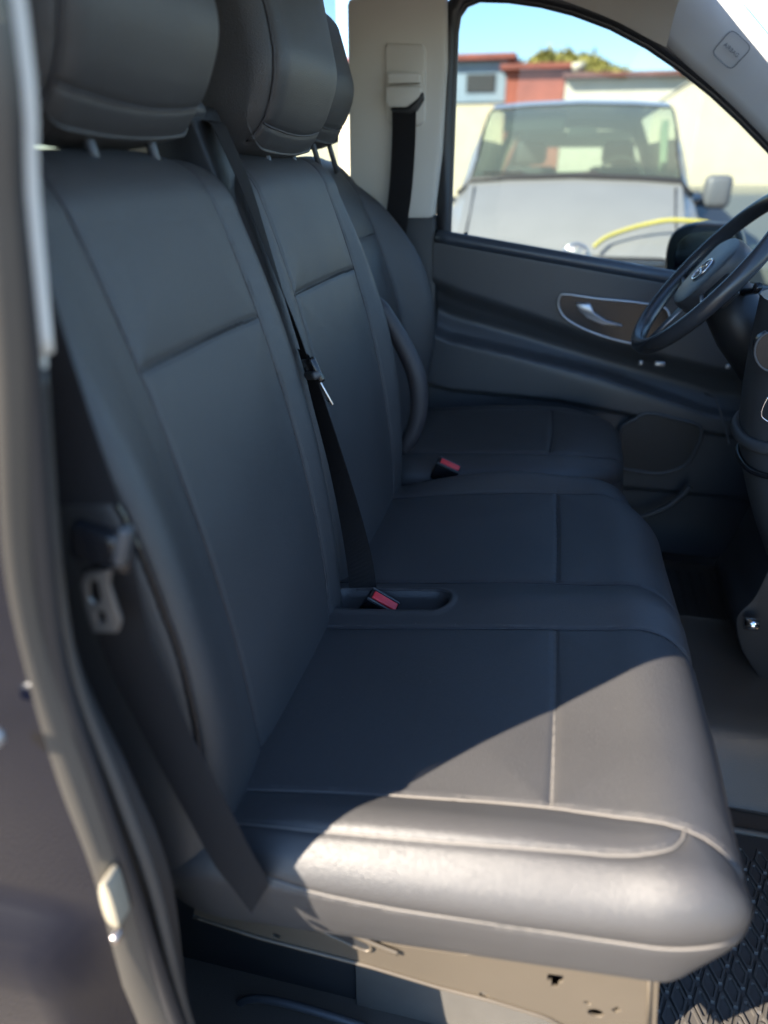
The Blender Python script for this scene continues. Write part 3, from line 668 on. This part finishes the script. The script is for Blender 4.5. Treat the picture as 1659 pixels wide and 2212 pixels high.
mesh('outer_panel', [(-.34, 2.18, .3), (1.02, 2.18, .3), (1.02, 2.16, 1.23), (-.34, 2.16, 1.38)], [(0, 1, 2, 3)], paint, door, False)
tp_ = np.array([(x, DY - .030, sill(x) + .002) for x in np.linspace(-.33, 1.0, 40)]); tube('window_sill', tp_, .019, mat('sill_plastic', (.045, .055, .07), .3), door, ns=12)
bz = catmull([at(1210, 640, 2.05), at(1207, 665, 2.05), at(1228, 692, 2.05), at(1290, 722, 2.05), at(1380, 744, 2.05), at(1440, 730, 2.05), at(1440, 670, 2.05), at(1385, 655, 2.05), at(1290, 645, 2.05), at(1225, 636, 2.05)], 8, True)
tube('handle_bezel', bz, .0035, silver, door, closed=True)
plate('handle_recess', bz, (0, .018, 0), gloss_black, door)
hp = [at(1242, 655, 2.042), at(1275, 655, 2.042), at(1284, 675, 2.036), at(1310, 692, 2.036), at(1345, 702, 2.042), at(1345, 707, 2.042), at(1300, 702, 2.036), at(1268, 688, 2.036), at(1250, 671, 2.04)]
plate('door_handle', hp, (0, .014, 0), silver, door, .004)
sg = catmull([at(1340, 930, 2.03), at(1372, 905, 2.03), at(1402, 893, 2.03), at(1460, 905, 2.03), at(1512, 922, 2.03), at(1508, 960, 2.03), at(1480, 1005, 2.03), at(1430, 1022, 2.03), at(1378, 1018, 2.03), at(1340, 1004, 2.03)], 6, True)
tube('speaker_rim', sg, .005, plastic_soft, door, closed=True); plate('speaker_grille', sg, (0, .02, 0), plastic, door)
sg = catmull([at(1370, 1120, 2.0), at(1400, 1112, 2.0), at(1440, 1095, 2.0), at(1475, 1068, 2.0), at(1490, 1050, 2.0)], 6); tube('pocket_rim', sg, np.linspace(.006, .011, len(sg)), plastic_soft, door)
for (u, v, sx) in ((1384, 784, .012), (1425, 786, .028)):
    boxo('window_switch', at(u, v, 2.035), (sx, .014, .014), silver, door, .004)
tube('lock_pin', np.array([at(1006, 520, 2.085), at(1006, 512, 2.085) + np.array([0, 0, .012])]), .006, gloss_black, door)
# mirror outside the window
mr = catmull([at(1438, 590, 2.40), at(1438, 545, 2.40), at(1452, 505, 2.40), at(1485, 487, 2.40), at(1540, 484, 2.40), at(1600, 500, 2.40), at(1610, 600, 2.40), at(1560, 640, 2.40), at(1450, 630, 2.40)], 6, True)
mo = plate('wing_mirror', mr, (.03, .13, .0), plastic, door, .012)
mg = catmull([at(1458, 585, 2.395), at(1458, 548, 2.395), at(1470, 518, 2.395), at(1498, 503, 2.395), at(1545, 500, 2.395), at(1590, 512, 2.395), at(1590, 610, 2.395), at(1470, 612, 2.395)], 6, True)
plate('mirror_glass', mg, (0, .004, 0), chrome, mo)
boxo('mirror_arm', (.50, 2.28, 1.24), (.08, .24, .05), plastic, mo, .015)

# ---- far A pillar trim with airbag badge
ap = thing('windscreen_pillar', 'grey trimmed pillar between the far side window and the windscreen with an airbag badge', 'pillar', (.5, 2.0, 1.6))
lo_e = [at(u, v, 2.085) for u, v in [(1330, 20), (1430, 92), (1480, 138), (1540, 190), (1600, 246), (1662, 310), (1720, 372), (1790, 454), (1860, 545)]]
hi_e = [at(u, v, 1.99) for u, v in [(1400, -160), (1500, -80), (1545, -30), (1590, 2), (1625, 42), (1665, 90), (1730, 170), (1800, 260), (1870, 360)]]
Lc = catmull(lo_e, 6); Hc = catmull(hi_e, 6); V = []
for a, b in zip(Lc, Hc):
    for f in np.linspace(0, 1, 9): V.append(a * (1 - f) + b * f + np.array([.02, -.022, .0]) * math.sin(math.pi * f))
    V.append(b + np.array([.03, .06, 0])); V.append(a + np.array([.03, .06, 0]))
K = 11; F = [(i * K + k, i * K + (k + 1) % K, (i + 1) * K + (k + 1) % K, (i + 1) * K + k) for i in range(len(Lc) - 1) for k in range(K)]
pt = mesh('pillar_trim', V, F, mat('blue_grey_trim', (.52, .525, .53), .55, bump=[('noise', 500, .00015)]), ap)
i0 = 14; bc = at(1580, 108, 2.015)
t1 = Lc[20] - Lc[8]; t1 /= np.linalg.norm(t1); t2 = (Hc[14] - Lc[14]); t2 = t2 - t1 * (t2 @ t1); t2 /= np.linalg.norm(t2)
bd = catmull([bc + t1 * x + t2 * y for x, y in [(.030, 0), (.027, .027), (0, .031), (-.027, .027), (-.030, 0), (-.027, -.027), (0, -.031), (.027, -.027)]], 6, True)
tube('badge_rim', bd, .0012, mat('badge_grey', (.16, .165, .17), .5), ap, closed=True)
fc = bpy.data.curves.new('t', 'FONT'); fc.body = 'AIRBAG'; fc.size = .012; fc.extrude = .0004; fc.align_x = 'CENTER'; fc.align_y = 'CENTER'
fo = bpy.data.objects.new('t', fc); sc.collection.objects.link(fo); me = bpy.data.meshes.new_from_object(fo.evaluated_get(bpy.context.evaluated_depsgraph_get()))
nn_ = np.cross(t1, t2); nn_ = nn_ if nn_[1] < 0 else -nn_; t2b = np.cross(nn_, t1)
V = [bc + nn_ * .001 + t1 * v.co.x + t2b * v.co.y + nn_ * v.co.z for v in me.vertices]
mesh('badge_text', V, [tuple(p.vertices) for p in me.polygons], MATS['badge_grey'], ap, False); bpy.data.objects.remove(fo)

# cant rail above far door joining headliner
cr = [at(u, v, 2.08) for u, v in [(900, -40), (985, -30), (1040, -22), (1110, -18), (1200, -8), (1320, 36), (1400, 78), (1440, 98)]]
C = catmull(cr, 6); V = []
for p in C:
    for (dy, dz) in ((0, -.004), (-.03, .018), (-.07, .05), (-.16, .085), (-.30, .095)): V.append(p + np.array([0, dy, dz]))
K = 5; F = [(i * K + k, i * K + k + 1, (i + 1) * K + k + 1, (i + 1) * K + k) for i in range(len(C) - 1) for k in range(K - 1)]
cro = mesh('cant_rail', V, F, liner, ap)

# ---- windscreen, dashboard
ws = thing('windscreen', 'clear curved windscreen above the dashboard', 'windscreen', (.8, 1.25, 1.3))
V = []; 
for i in range(9):
    f = i / 8
    for j in range(15):
        g = j / 14 * 2 - 1; V.append((.30 + .88 * f + .10 * (1 - g * g) * f, 1.245 + g * (.76 + .06 * f), 1.93 - .66 * f + .02 * (1 - g * g)))
F = [(i * 15 + j, i * 15 + j + 1, (i + 1) * 15 + j + 1, (i + 1) * 15 + j) for i in range(8) for j in range(14)]
mesh('glass_pane', V, F, glass_clear, ws)
dash = thing('dashboard', 'black dashboard with rounded centre console and air vent at the right edge', 'dashboard', (.8, 1.25, .8))
pf = [(.60, .80), (.55, .90), (.53, 1.02), (.55, 1.14), (.62, 1.20), (.80, 1.235), (1.05, 1.245), (1.16, 1.24), (1.18, .45), (.90, .45), (.78, .60)]
pf = catmull([(a, 0, b) for a, b in pf], 5, True)
loft('dash_body', [[(p[0] + (.02 * abs(g) ** 3), 1.25 + g * .80, p[2]) for p in pf] for g in np.linspace(-1, 1, 9)], plastic, dash)
# centre console bulge: rounded body whose left silhouette is seen at the right of the picture
cy_ = 1.42
sil = [(1645, 640), (1612, 800), (1599, 905), (1600, 985), (1614, 1060), (1632, 1130), (1655, 1200), (1675, 1300), (1700, 1420)]
S3 = [at(u, v, cy_) for u, v in sil]
rings = []
for p in catmull(S3, 5):
    ring = []
    for t in np.linspace(0, 2 * math.pi, 28, endpoint=False):
        cx = p[0] + .17; ring.append((cx - .17 * np.sign(math.cos(t)) * abs(math.cos(t)) ** .75, cy_ - .02 + .15 * np.sign(math.sin(t)) * abs(math.sin(t)) ** .8, p[2]))
    rings.append(ring)
loft('centre_console', rings, plastic_soft, dash)
def ringat(v, dx, rad, m, nm):
    S = catmull(S3, 5); zt = at(1600, v, cy_)[2]; px = np.interp(-zt, -S[:, 2], S[:, 0]); P = []
    for t in np.linspace(0, 2 * math.pi, 60, endpoint=False):
        P.append((px + .17 - (.17 + dx) * np.sign(math.cos(t)) * abs(math.cos(t)) ** .75, cy_ - .02 + (.15 + dx) * np.sign(math.sin(t)) * abs(math.sin(t)) ** .8, zt + .10 * (math.cos(t) - 1) * -.5 - .0))
    tube(nm, np.array(P), rad, m, dash, closed=True)
ringat(985, .004, .006, gloss_black, 'console_groove'); ringat(930, .004, .012, plastic_soft, 'console_trim')
vr = [at(1668 + 38 * math.cos(t), 760 + 42 * math.sin(t) , 1.29) for t in np.linspace(0, 2 * math.pi, 28, endpoint=False)]
tube('vent_ring', np.array(vr), .002, plastic_soft, dash, closed=True); plate('vent_core', vr, (0, .02, 0), gloss_black, dash)
cr_ = catmull([at(1659, 858, 1.285), at(1648, 880, 1.285), at(1645, 897, 1.285), at(1652, 906, 1.285), at(1668, 915, 1.285)], 6); tube('switch_trim', cr_, .0012, chrome, dash)
# lower console skirt with chrome socket
sk = catmull([at(1597, 1325, 1.36), at(1590, 1350, 1.36), at(1600, 1400, 1.36), at(1630, 1450, 1.36), at(1665, 1490, 1.36), at(1720, 1500, 1.36), at(1730, 1200, 1.36), at(1680, 1200, 1.36), at(1630, 1290, 1.36)], 6, True)
plate('console_skirt', sk, (0, .24, 0), plastic, dash, .006)
sc0 = at(1622, 1348, 1.33); tube('power_socket', np.array([sc0 + np.array([-.012, 0, 0]), sc0 + np.array([.006, 0, 0]), sc0 + np.array([.014, -.002, 0])]), [.013, .013, .012], chrome, dash, ns=20)
tube('socket_hole', np.array([sc0 + np.array([.004, -.0125, .004]), sc0 + np.array([.012, -.0128, .004])]), .003, gloss_black, dash)
for dx, dy_ in ((-.14, .0),):
    tube('dash_seam', catmull([at(1523, 850, 2.03), at(1545, 860, 2.0), at(1560, 900, 1.95), at(1575, 960, 1.9)], 6), .003, plastic_soft, dash)
# knee panel below the wheel
boxo('knee_panel', (.62, 1.80, .98), (.16, .52, .34), plastic, dash, .05)
boxo('ignition_switch', at(1572, 792, 1.85), (.012, .012, .012), silver, dash, .004)

# ---- steering wheel
sw = thing('steering_wheel', 'black leather steering wheel with silver trimmed spokes and star emblem', 'steering wheel', (.30, 1.72, 1.34))
WC = np.array([.32, 1.70, 1.36]); al = R(38); wn = np.array([-math.cos(al), 0, math.sin(al)]); e1 = np.array([0, 1, 0.]); e2 = np.array([math.sin(al), 0, math.cos(al)])
W = lambda a, b, c=0: WC + e1 * a + e2 * b + wn * c
rim = np.array([W(.203 * math.cos(t), .203 * math.sin(t) * (.97 if math.sin(t) > 0 else .95)) for t in np.linspace(0, 2 * math.pi, 80, endpoint=False)])
tube('rim', rim, .0175, mat('wheel_leather', (.035, .038, .044), .26, bump=[('noise', 500, .0002)]), sw, ns=16, closed=True, flat=.9)
def disk(nm, pts, c0, c1, m, bevel=.006): return plate(nm, [W(a, b, c0) for a, b in pts], wn * (c1 - c0), m, sw, bevel)
hub = 1.18 * catmull([(.075, .02, 0), (.07, .055, 0), (.03, .072, 0), (-.03, .072, 0), (-.07, .055, 0), (-.075, .02, 0), (-.06, -.04, 0), (-.03, -.068, 0), (.03, -.068, 0), (.06, -.04, 0)], 5, True)[:, :2]
disk('airbag_pad', hub, -.035, .015, plastic_soft, .012)
for s_ in (-1, 1):
    disk('spoke', [(s_ * .06, .03), (s_ * .19, .012), (s_ * .19, -.028), (s_ * .06, -.035)], -.028, -.004, plastic, .006)
    tube('spoke_trim', np.array([W(s_ * .07, -.036, -.004), W(s_ * .12, -.045, -.004), W(s_ * .18, -.04, -.004)]), .004, silver, sw)
disk('spoke', [(-.03, -.05), (.03, -.05), (.022, -.185), (-.022, -.185)], -.030, -.010, plastic, .006)
tube('spoke_trim', np.array([W(-.03, -.06, -.008), W(-.022, -.12, -.008), W(-.024, -.178, -.008)]), .003, silver, sw)
em = np.array([W(.026 * math.cos(t), .026 * math.sin(t), .018) for t in np.linspace(0, 2 * math.pi, 40, endpoint=False)]); emo = tube('emblem', em, .0022, chrome, sw, closed=True)
for k in range(3):
    t = math.pi / 2 + k * 2 * math.pi / 3; tube('emblem_point', np.array([W(0, 0, .018), W(.026 * math.cos(t), .026 * math.sin(t), .018)]), [.0040, .0008], chrome, emo)
tube('steering_column', np.array([W(0, 0, -.03), W(0, -.03, -.14), W(0, -.06, -.32)]), [.05, .06, .065], plastic, sw, ns=20)
tube('stalk', np.array([W(-.04, .02, -.07), W(-.13, .035, -.06), W(-.155, .04, -.05)]), [.008, .007, .009], gloss_black, sw)
bno = thing('instrument_binnacle', 'dark hooded instrument cluster behind the steering wheel', 'instrument cluster', (.58, 1.72, 1.25))
hood = [[(x, 1.72 + .17 * math.cos(t), 1.20 + hh * math.sin(t)) for t in np.linspace(0, math.pi, 16)] for x, hh in ((.47, .13), (.60, .12), (.80, .05))]
loft('hood', hood, plastic, bno, closed_ring=False, caps=False)
mesh('dial_panel', [(.52, 1.72 + .16 * math.cos(t), 1.20 + .12 * math.sin(t)) for t in np.linspace(0, math.pi, 16)], [tuple(range(16))], gloss_black, bno, False)

# ---- floor mats
def diamond_mat(name, label, x0, x1, y0, y1, z, dx=.032, dy=.062, ang=0):
    t = thing(name, label, 'floor mat', ((x0 + x1) / 2, (y0 + y1) / 2, z))
    boxo('mat_base', ((x0 + x1) / 2, (y0 + y1) / 2, z + .003), (x1 - x0, y1 - y0, .006), rubber, t, .002)
    bm = bmesh.new()
    nx = int((x1 - x0 - .03) / dx); ny = int((y1 - y0 - .03) / dy)
    for i in range(nx):
        for j in range(ny):
            for q in (0, 1):
                cx = x0 + .02 + dx * (i + .5 + .5 * q); cy = y0 + .02 + dy * (j + .5 + .5 * q)
                if cx > x1 - .025 or cy > y1 - .035: continue
                for (a, b, h) in ((.43, .40, .0), (.34, .30, .0055)):
                    pass
                pts = [(dx * .43, 0), (dx * .10, dy * .42), (-dx * .10, dy * .42), (-dx * .43, 0), (-dx * .10, -dy * .42), (dx * .10, -dy * .42)]
                vo = [bm.verts.new((cx + a, cy + b, z + .0062)) for a, b in pts]; vi = [bm.verts.new((cx + a * .86, cy + b * .90, z + .0105)) for a, b in pts]
                vj = [bm.verts.new((cx + a * .60, cy + b * .68, z + .0105)) for a, b in pts]; vk = [bm.verts.new((cx + a * .54, cy + b * .62, z + .0065)) for a, b in pts]
                for k in range(6):
                    k2 = (k + 1) % 6
                    bm.faces.new((vo[k], vo[k2], vi[k2], vi[k])); bm.faces.new((vi[k], vi[k2], vj[k2], vj[k])); bm.faces.new((vj[k], vj[k2], vk[k2], vk[k]))
                bm.faces.new(vk)
    bmo('tread_pattern', bm, rubber, t)
    rim_ = [(x0, y0, z + .008), (x1, y0, z + .008), (x1, y1, z + .008), (x0, y1, z + .008)]; tube('mat_rim', np.array([p for a, b in zip(rim_, rim_[1:] + rim_[:1]) for p in np.linspace(a, b, 8)[:-1]]), .008, rubber, t, closed=True)
    return t
diamond_mat('floor_mat', 'black rubber floor mat with raised diamond tread in front of the bench, partly sunlit', .14, .95, .50, 1.045, FZ + .002)
dm = thing('floor_mat', 'ribbed black rubber mat in the dark driver footwell', 'floor mat', (.5, 1.85, FZ))
boxo('mat_base', (.62, 1.83, FZ + .004), (.60, .40, .006), rubber, dm, .002)
bm = bmesh.new()
for i in range(18): box(bm, (.36 + i * .032, 1.83, FZ + .0095), (.012, .36, .005))
bmo('ribs', bm, rubber, dm, bevel=.0015)

# ================================================================== OUTSIDE: PARKED VAN FACING US
pv = thing('parked_van', 'silver grey van parked facing the driver door window', 'van', (.08, 7.6, 0))
st = [ # y, z_top, hw_top, z_shoulder, hw_side, crown
 (5.16, .62, .70, .55, .80), (5.12, .97, .76, .90, .86), (5.20, 1.065, .78, .98, .90), (5.55, 1.26, .76, 1.08, .945), (5.92, 1.41, .77, 1.13, .95), (6.05, 1.46, .76, 1.15, .95),
 (6.28, 1.63, .73, 1.18, .955), (6.55, 1.84, .72, 1.2, .955), (6.72, 1.955, .70, 1.22, .955), (6.95, 2.01, .70, 1.22, .955), (7.5, 2.03, .67, 1.22, .955), (8.2, 2.03, .67, 1.22, .955), (9.2, 2.02, .67, 1.22, .95), (10.0, 1.99, .66, 1.2, .94), (10.1, 1.9, .64, 1.2, .93)]
VX = .06
def sect(y, zt, ht, zs_, hs):
    half = [(hs * .97, .30), (hs, .55), (hs, zs_ * .85), (hs * .985, zs_), ((hs * .45 + ht * .55) * 1.01, (zs_ * .35 + zt * .65)), (ht * 1.03, zt - .05), (ht * 1.0, zt - .012), (ht * .6, zt + .008), (0, zt + .02)]
    L = [(VX + a, y, b) for a, b in half]; Rr = [(VX - a, y, b) for a, b in half[:-1]][::-1]
    return L + Rr
rings = [sect(*s_) for s_ in st]
def skp(i, k):
    if i in (5, 6, 7) and k in (5, 6, 7, 8, 9, 10): return True         # windscreen
    if i in (8, 9, 10, 11) and k in (3, 4, 11, 12) and k in (4, 11): return True
    return False
# tilt slightly: the lot slopes a little
body = loft('body', rings, vanpaint, pv, closed_ring=False, caps=False, skip=skp, auto=35)
tail = [(VX - .93, 10.1, .3), (VX + .93, 10.1, .3), (VX + .93, 10.1, 1.2), (VX + .30, 10.1, 1.2), (VX - .45, 10.1, 1.2), (VX - .93, 10.1, 1.2), (VX + .64, 10.1, 1.9), (VX + .45, 10.1, 1.72), (VX - .5, 10.1, 1.72), (VX - .64, 10.1, 1.9), (VX + .5, 10.1, 1.25), (VX - .5, 10.1, 1.25)]
mesh('tailgate', tail, [(0, 1, 2, 3, 4, 5), (2, 6, 7, 10), (6, 9, 8, 7), (9, 5, 11, 8), (2, 10, 11, 5)], vanpaint, pv, False)
wr = [rings[i][5:12] for i in (5, 6, 7, 8)]
loft('windscreen', [[(p[0], p[1] - .008, p[2] + .004) for p in r_] for r_ in wr], glass_van, pv, closed_ring=False, caps=False)
e = [r_[0] for r_ in wr] + list(wr[-1]) + [r_[-1] for r_ in wr][::-1] + list(wr[0])[::-1]
tube('windscreen_seal', np.array([(p[0], p[1] - .012, p[2] + .006) for p in e]), .009, vanblack, pv, closed=True)
for s_ in (-1, 1):
    tube('bonnet_seam', np.array([(VX + s_ * .70, 5.20, 1.07), (VX + s_ * .70, 5.55, 1.25), (VX + s_ * .72, 5.90, 1.40)]), .006, vanblack, pv)
cowl = np.array([(p[0] * 1.0, p[1] - .05, p[2] - .005) for p in rings[5][4:13]]); tube('wiper_cowl', cowl, .022, vanblack, pv)
for s_ in (-.28, .28):
    tube('wiper', np.array([(VX + s_, 5.98, 1.46), (VX + s_ - .12, 6.06, 1.50), (VX + s_ - .40, 6.08, 1.49)]), .008, vanblack, pv)
    so = boxo('front_seat', (VX + s_ * 1.35, 7.35, 1.20), (.48, .16, .66), interior_m, pv, .06); boxo('headrest', (VX + s_ * 1.35, 7.38, 1.64), (.27, .10, .20), interior_m, so, .05)
boxo('cabin_floor', (VX, 8.2, .75), (1.8, 3.6, .06), interior_m, pv, .01)
boxo('dash_top', (VX, 6.30, 1.36), (1.5, .45, .08), interior_m, pv, .03)
boxo('sun_visor', (VX - .35, 6.80, 1.86), (.5, .03, .14), interior_m, pv, .01); boxo('rear_view_mirror', (VX + .04, 6.62, 1.78), (.22, .03, .07), interior_m, pv, .01)
boxo('inner_pillar', (VX + .66, 6.50, 1.68), (.05, .10, .44), mat('pale_green_trim', (.30, .33, .25), .7), pv, .01, Matrix.Rotation(R(-48), 3, 'X'))
boxo('papers', (VX - .30, 6.22, 1.42), (.30, .16, .02), mat('paper', (.45, .5, .42), .8), pv, .004)
tube('van_steering_wheel', np.array([(VX + .38 + .19 * math.cos(t), 6.68 + .06 * math.sin(t), 1.42 + .18 * math.sin(t)) for t in np.linspace(0, 2 * math.pi, 30, endpoint=False)]), .016, interior_m, pv, closed=True)
# grille, badge, headlamps, bumper, wheels
boxo('grille', (VX, 5.105, .965), (1.30, .05, .10), vanblack, pv, .02)
for dz in (-.03, .03): tube('grille_bar', np.array([(VX - .62, 5.075, .965 + dz * .6), (VX + .62, 5.075, .965 + dz * .6)]), .005, chrome, pv)
bcx, bcz = VX + .06, 1.005
bt_ = np.array([(bcx + .085 * math.cos(t), 5.062, bcz + .085 * math.sin(t)) for t in np.linspace(0, 2 * math.pi, 40, endpoint=False)])
bo = tube('front_emblem', bt_, .009, chrome, pv, closed=True)
for P_ in ([(-.035, .07), (0, .005), (.035, .07)], [(-.072, .03), (-.035, -.07), (0, -.005), (.035, -.07), (.072, .03)]):
    tube('emblem_letter', np.array([(bcx + a, 5.060, bcz + b) for a, b in P_]), .007, chrome, bo)
for s_ in (-1, 1):
    hl = plate('headlamp', [(VX + s_ * a, 5.11, b) for a, b in [(.56, .88), (.60, 1.01), (.80, 1.05), (.87, .98), (.86, .88)]], (0, .12, 0), mat('lamp_glass', (.6, .63, .65), .1, coat=1.0), pv, .02)
    wh = tube('wheel', np.array([(VX + s_ * .74, 5.95, .34), (VX + s_ * .95, 5.95, .34)]), .335, tyre_m, pv, ns=32); tube('hub_cap', np.array([(VX + s_ * .90, 5.95, .34), (VX + s_ * .965, 5.95, .34)]), .2, silver, wh, ns=24)
    wh = tube('wheel', np.array([(VX + s_ * .74, 9.1, .34), (VX + s_ * .95, 9.1, .34)]), .335, tyre_m, pv, ns=32)
    mi = boxo('wing_mirror', (VX + s_ * 1.10, 6.45, 1.36), (.20, .14, .24), mat('mirror_grey', (.10, .11, .125), .5), pv, .05); boxo('mirror_arm', (VX + s_ * .98, 6.47, 1.28), (.12, .06, .05), vanblack, mi, .01)
boxo('bumper', (VX, 5.12, .60), (1.74, .16, .38), vanpaint, pv, .06); boxo('lower_grille', (VX, 5.045, .52), (1.1, .04, .14), vanblack, pv, .02)
boxo('number_plate', (VX, 5.03, .70), (.52, .012, .11), mat('plate_white', (.6, .6, .58), .5), pv, .003)
# yellow reflection over the bonnet corner, built as a solid tube
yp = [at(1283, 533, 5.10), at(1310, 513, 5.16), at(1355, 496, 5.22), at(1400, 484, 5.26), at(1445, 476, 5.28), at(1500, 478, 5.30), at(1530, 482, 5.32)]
o = tube('reflection', catmull(yp, 6) , .015, yellow, None, ns=10, flat=.7); tag(o, 'curved yellow reflection on the bonnet of the parked van, built as a solid strip', 'reflection')

# dark car to the right of the van
dc_ = thing('parked_car', 'dark green grey car beside the parked van, half hidden by the steering wheel', 'car', (2.4, 8.4, 0))
pr_ = [(.0, .35), (.0, .70), (.25, .82), (1.0, .92), (1.6, 1.22), (2.1, 1.30), (3.0, 1.30), (3.8, 1.05), (4.2, 1.0), (4.3, .4)]
rings = [[(1.35 + (1.0 - abs(1 - 0)) + g_, 7.3 + a, b) for a, b in pr_] for g_ in (0,)]
rings = []
for g_, k_ in ((0, .86), (.06, .96), (.2, 1.0), (.9, 1.02), (1.6, 1.0), (1.74, .96), (1.8, .86)): rings.append([(1.32 + g_, 7.3 + a, .35 + (b - .35) * k_) for a, b in pr_])
loft('body', rings, mat('dark_car_paint', (.10, .115, .11), .35, coat=.5), dc_, closed_ring=True)
for s_ in (1.5, 2.95):
    for yy in (8.0, 10.6): tube('wheel', np.array([(s_ - .1, yy, .32), (s_ + .1, yy, .32)]), .31, tyre_m, dc_, ns=24)
plate('side_window', [(1.315, 8.6, 1.05), (1.315, 9.2, 1.24), (1.315, 10.2, 1.24), (1.315, 10.7, 1.05)], (.02, 0, 0), gloss_black, dc_)

# buildings
def bld(name, label, y, depth, us, parts):
    t = thing(name, label, 'building', (at(us[0], 300, y)[0], y, 0))
    for (nm, u0, u1, v0, v1, m, dy) in parts:
        x0, x1 = at(u0, 345, y)[0], at(u1, 345, y)[0]; zt = at((u0 + u1) / 2, v0, y)[2]; zb = 0 if v1 is None else at((u0 + u1) / 2, v1, y)[2]
        boxo(nm, ((x0 + x1) / 2, y + depth / 2 + dy, (zt + zb) / 2), (x1 - x0, depth, zt - zb), m, t, .01, smooth=False)
    return t
bld('shed', 'low blue shed with a sloping red roof edge behind the parked van', 20, 5, (700, 1090), [('wall', 560, 1082, 138, 225, wall_b, 0), ('base_wall', 560, 1082, 226, None, wall_c, .05), ('roof', 560, 1100, 124, 137, roof_r, -.25), ('window', 1000, 1060, 160, 200, interior_m, -.03)])
bld('red_shed', 'red clad building section under a red roof behind the parked van', 19.5, 4, (1082, 1205), [('wall', 1083, 1204, 152, None, wall_r, 0), ('roof', 1070, 1216, 138, 151, roof_r, -.2)])
bld('white_building', 'long cream building with a brown roof edge right of the red shed', 19, 6, (1205, 1700), [('wall', 1206, 1900, 164, None, wall_w, 0), ('roof', 1200, 1910, 151, 163, roof_d, -.25)])
cw = bld('cream_building', 'tall bright cream building at the right behind the parked van', 11, 6, (1490, 2000), [('wall', 1493, 2300, 150, None, wall_c, 0), ('wall_cap', 1488, 2305, 145, 149.5, wall_w, -.03)])
# chimney / pipe on roof
ch = tube('roof_vent', np.array([at(1250, 152, 19.3), at(1250, 136, 19.3)]), [.12, .16], wall_w, None, ns=14); tag(ch, 'small white roof vent on the brown roof edge', 'vent')

# tree: trunk, limbs and a leafy crown of many small faces
def tree(label, c, rad, n, seed):
    rng = np.random.RandomState(seed); t = thing('tree', label, 'tree', (c[0], c[1], 0))
    P = [(c[0], c[1], 0), (c[0] + .1, c[1], c[2] * .5), (c[0], c[1], c[2])]; tr_ = tube('trunk', catmull(P, 6), np.linspace(.22, .08, 13), bark, t, ns=10)
    cl = rng.normal(size=(26, 3)) * np.array(rad) * .55 + np.array(c); V = []; F = []
    for q in cl[:8]: tube('limb', np.array([(c[0], c[1], c[2] * .75), q]), [.06, .02], bark, tr_, ns=6)
    for k in range(n):
        q = cl[rng.randint(26)] + rng.normal(size=3) * .28 * np.array(rad) * .8; a = rng.normal(size=3); a /= np.linalg.norm(a); b = np.cross(a, rng.normal(size=3)); b /= np.linalg.norm(b); s_ = rng.uniform(.06, .13); i = len(V)
        V += [q - a * s_, q + b * s_ * .5, q + a * s_, q - b * s_ * .5]; F.append((i, i + 1, i + 2, i + 3))
    mesh('crown', V, F, leaf_m, t, False)
tc0 = at(1195, 140, 26); tree('yellow green tree rising left of centre behind the roofs', (tc0[0], 26, tc0[2] - .25), (.62, .6, .38), 9000, 1)
tc0 = at(1288, 146, 27); tree('yellow green tree rising right of centre behind the roofs', (tc0[0], 27, tc0[2] - .3), (.75, .6, .40), 9000, 2)

# ------------------------------------------------------------------ the cab shell is one vehicle: its doors, pillars and panes are parts
van = thing('van', 'dark blue van cab seen through its open side door, with beige pillar trim', 'van', (0, 1.25, .3))
VL = np.array(van.location)
def as_part(e, main, name):
    L = np.array(e.location); ch = list(e.children_recursive); m = [c for c in ch if c.name.split('.')[0] == main][0]
    m.name = name; m.parent = van; m.location = L - VL
    for c in ch:
        if c is not m: c.parent = m; c.location = (0, 0, 0)
    bpy.data.objects.remove(e)
for e, main, nm in ((door, 'inner_panel', 'door'), (side, 'painted_panel', 'body_panel'), (fw, 'lower_panel', 'side_trim'), (rearwall, 'lower_panel', 'tailgate_panel'),
                    (bp, 'upper_trim', 'door_pillar_trim'), (ap, 'pillar_trim', 'windscreen_pillar_trim'), (ws, 'glass_pane', 'windscreen_glass')):
    as_part(e, main, nm)
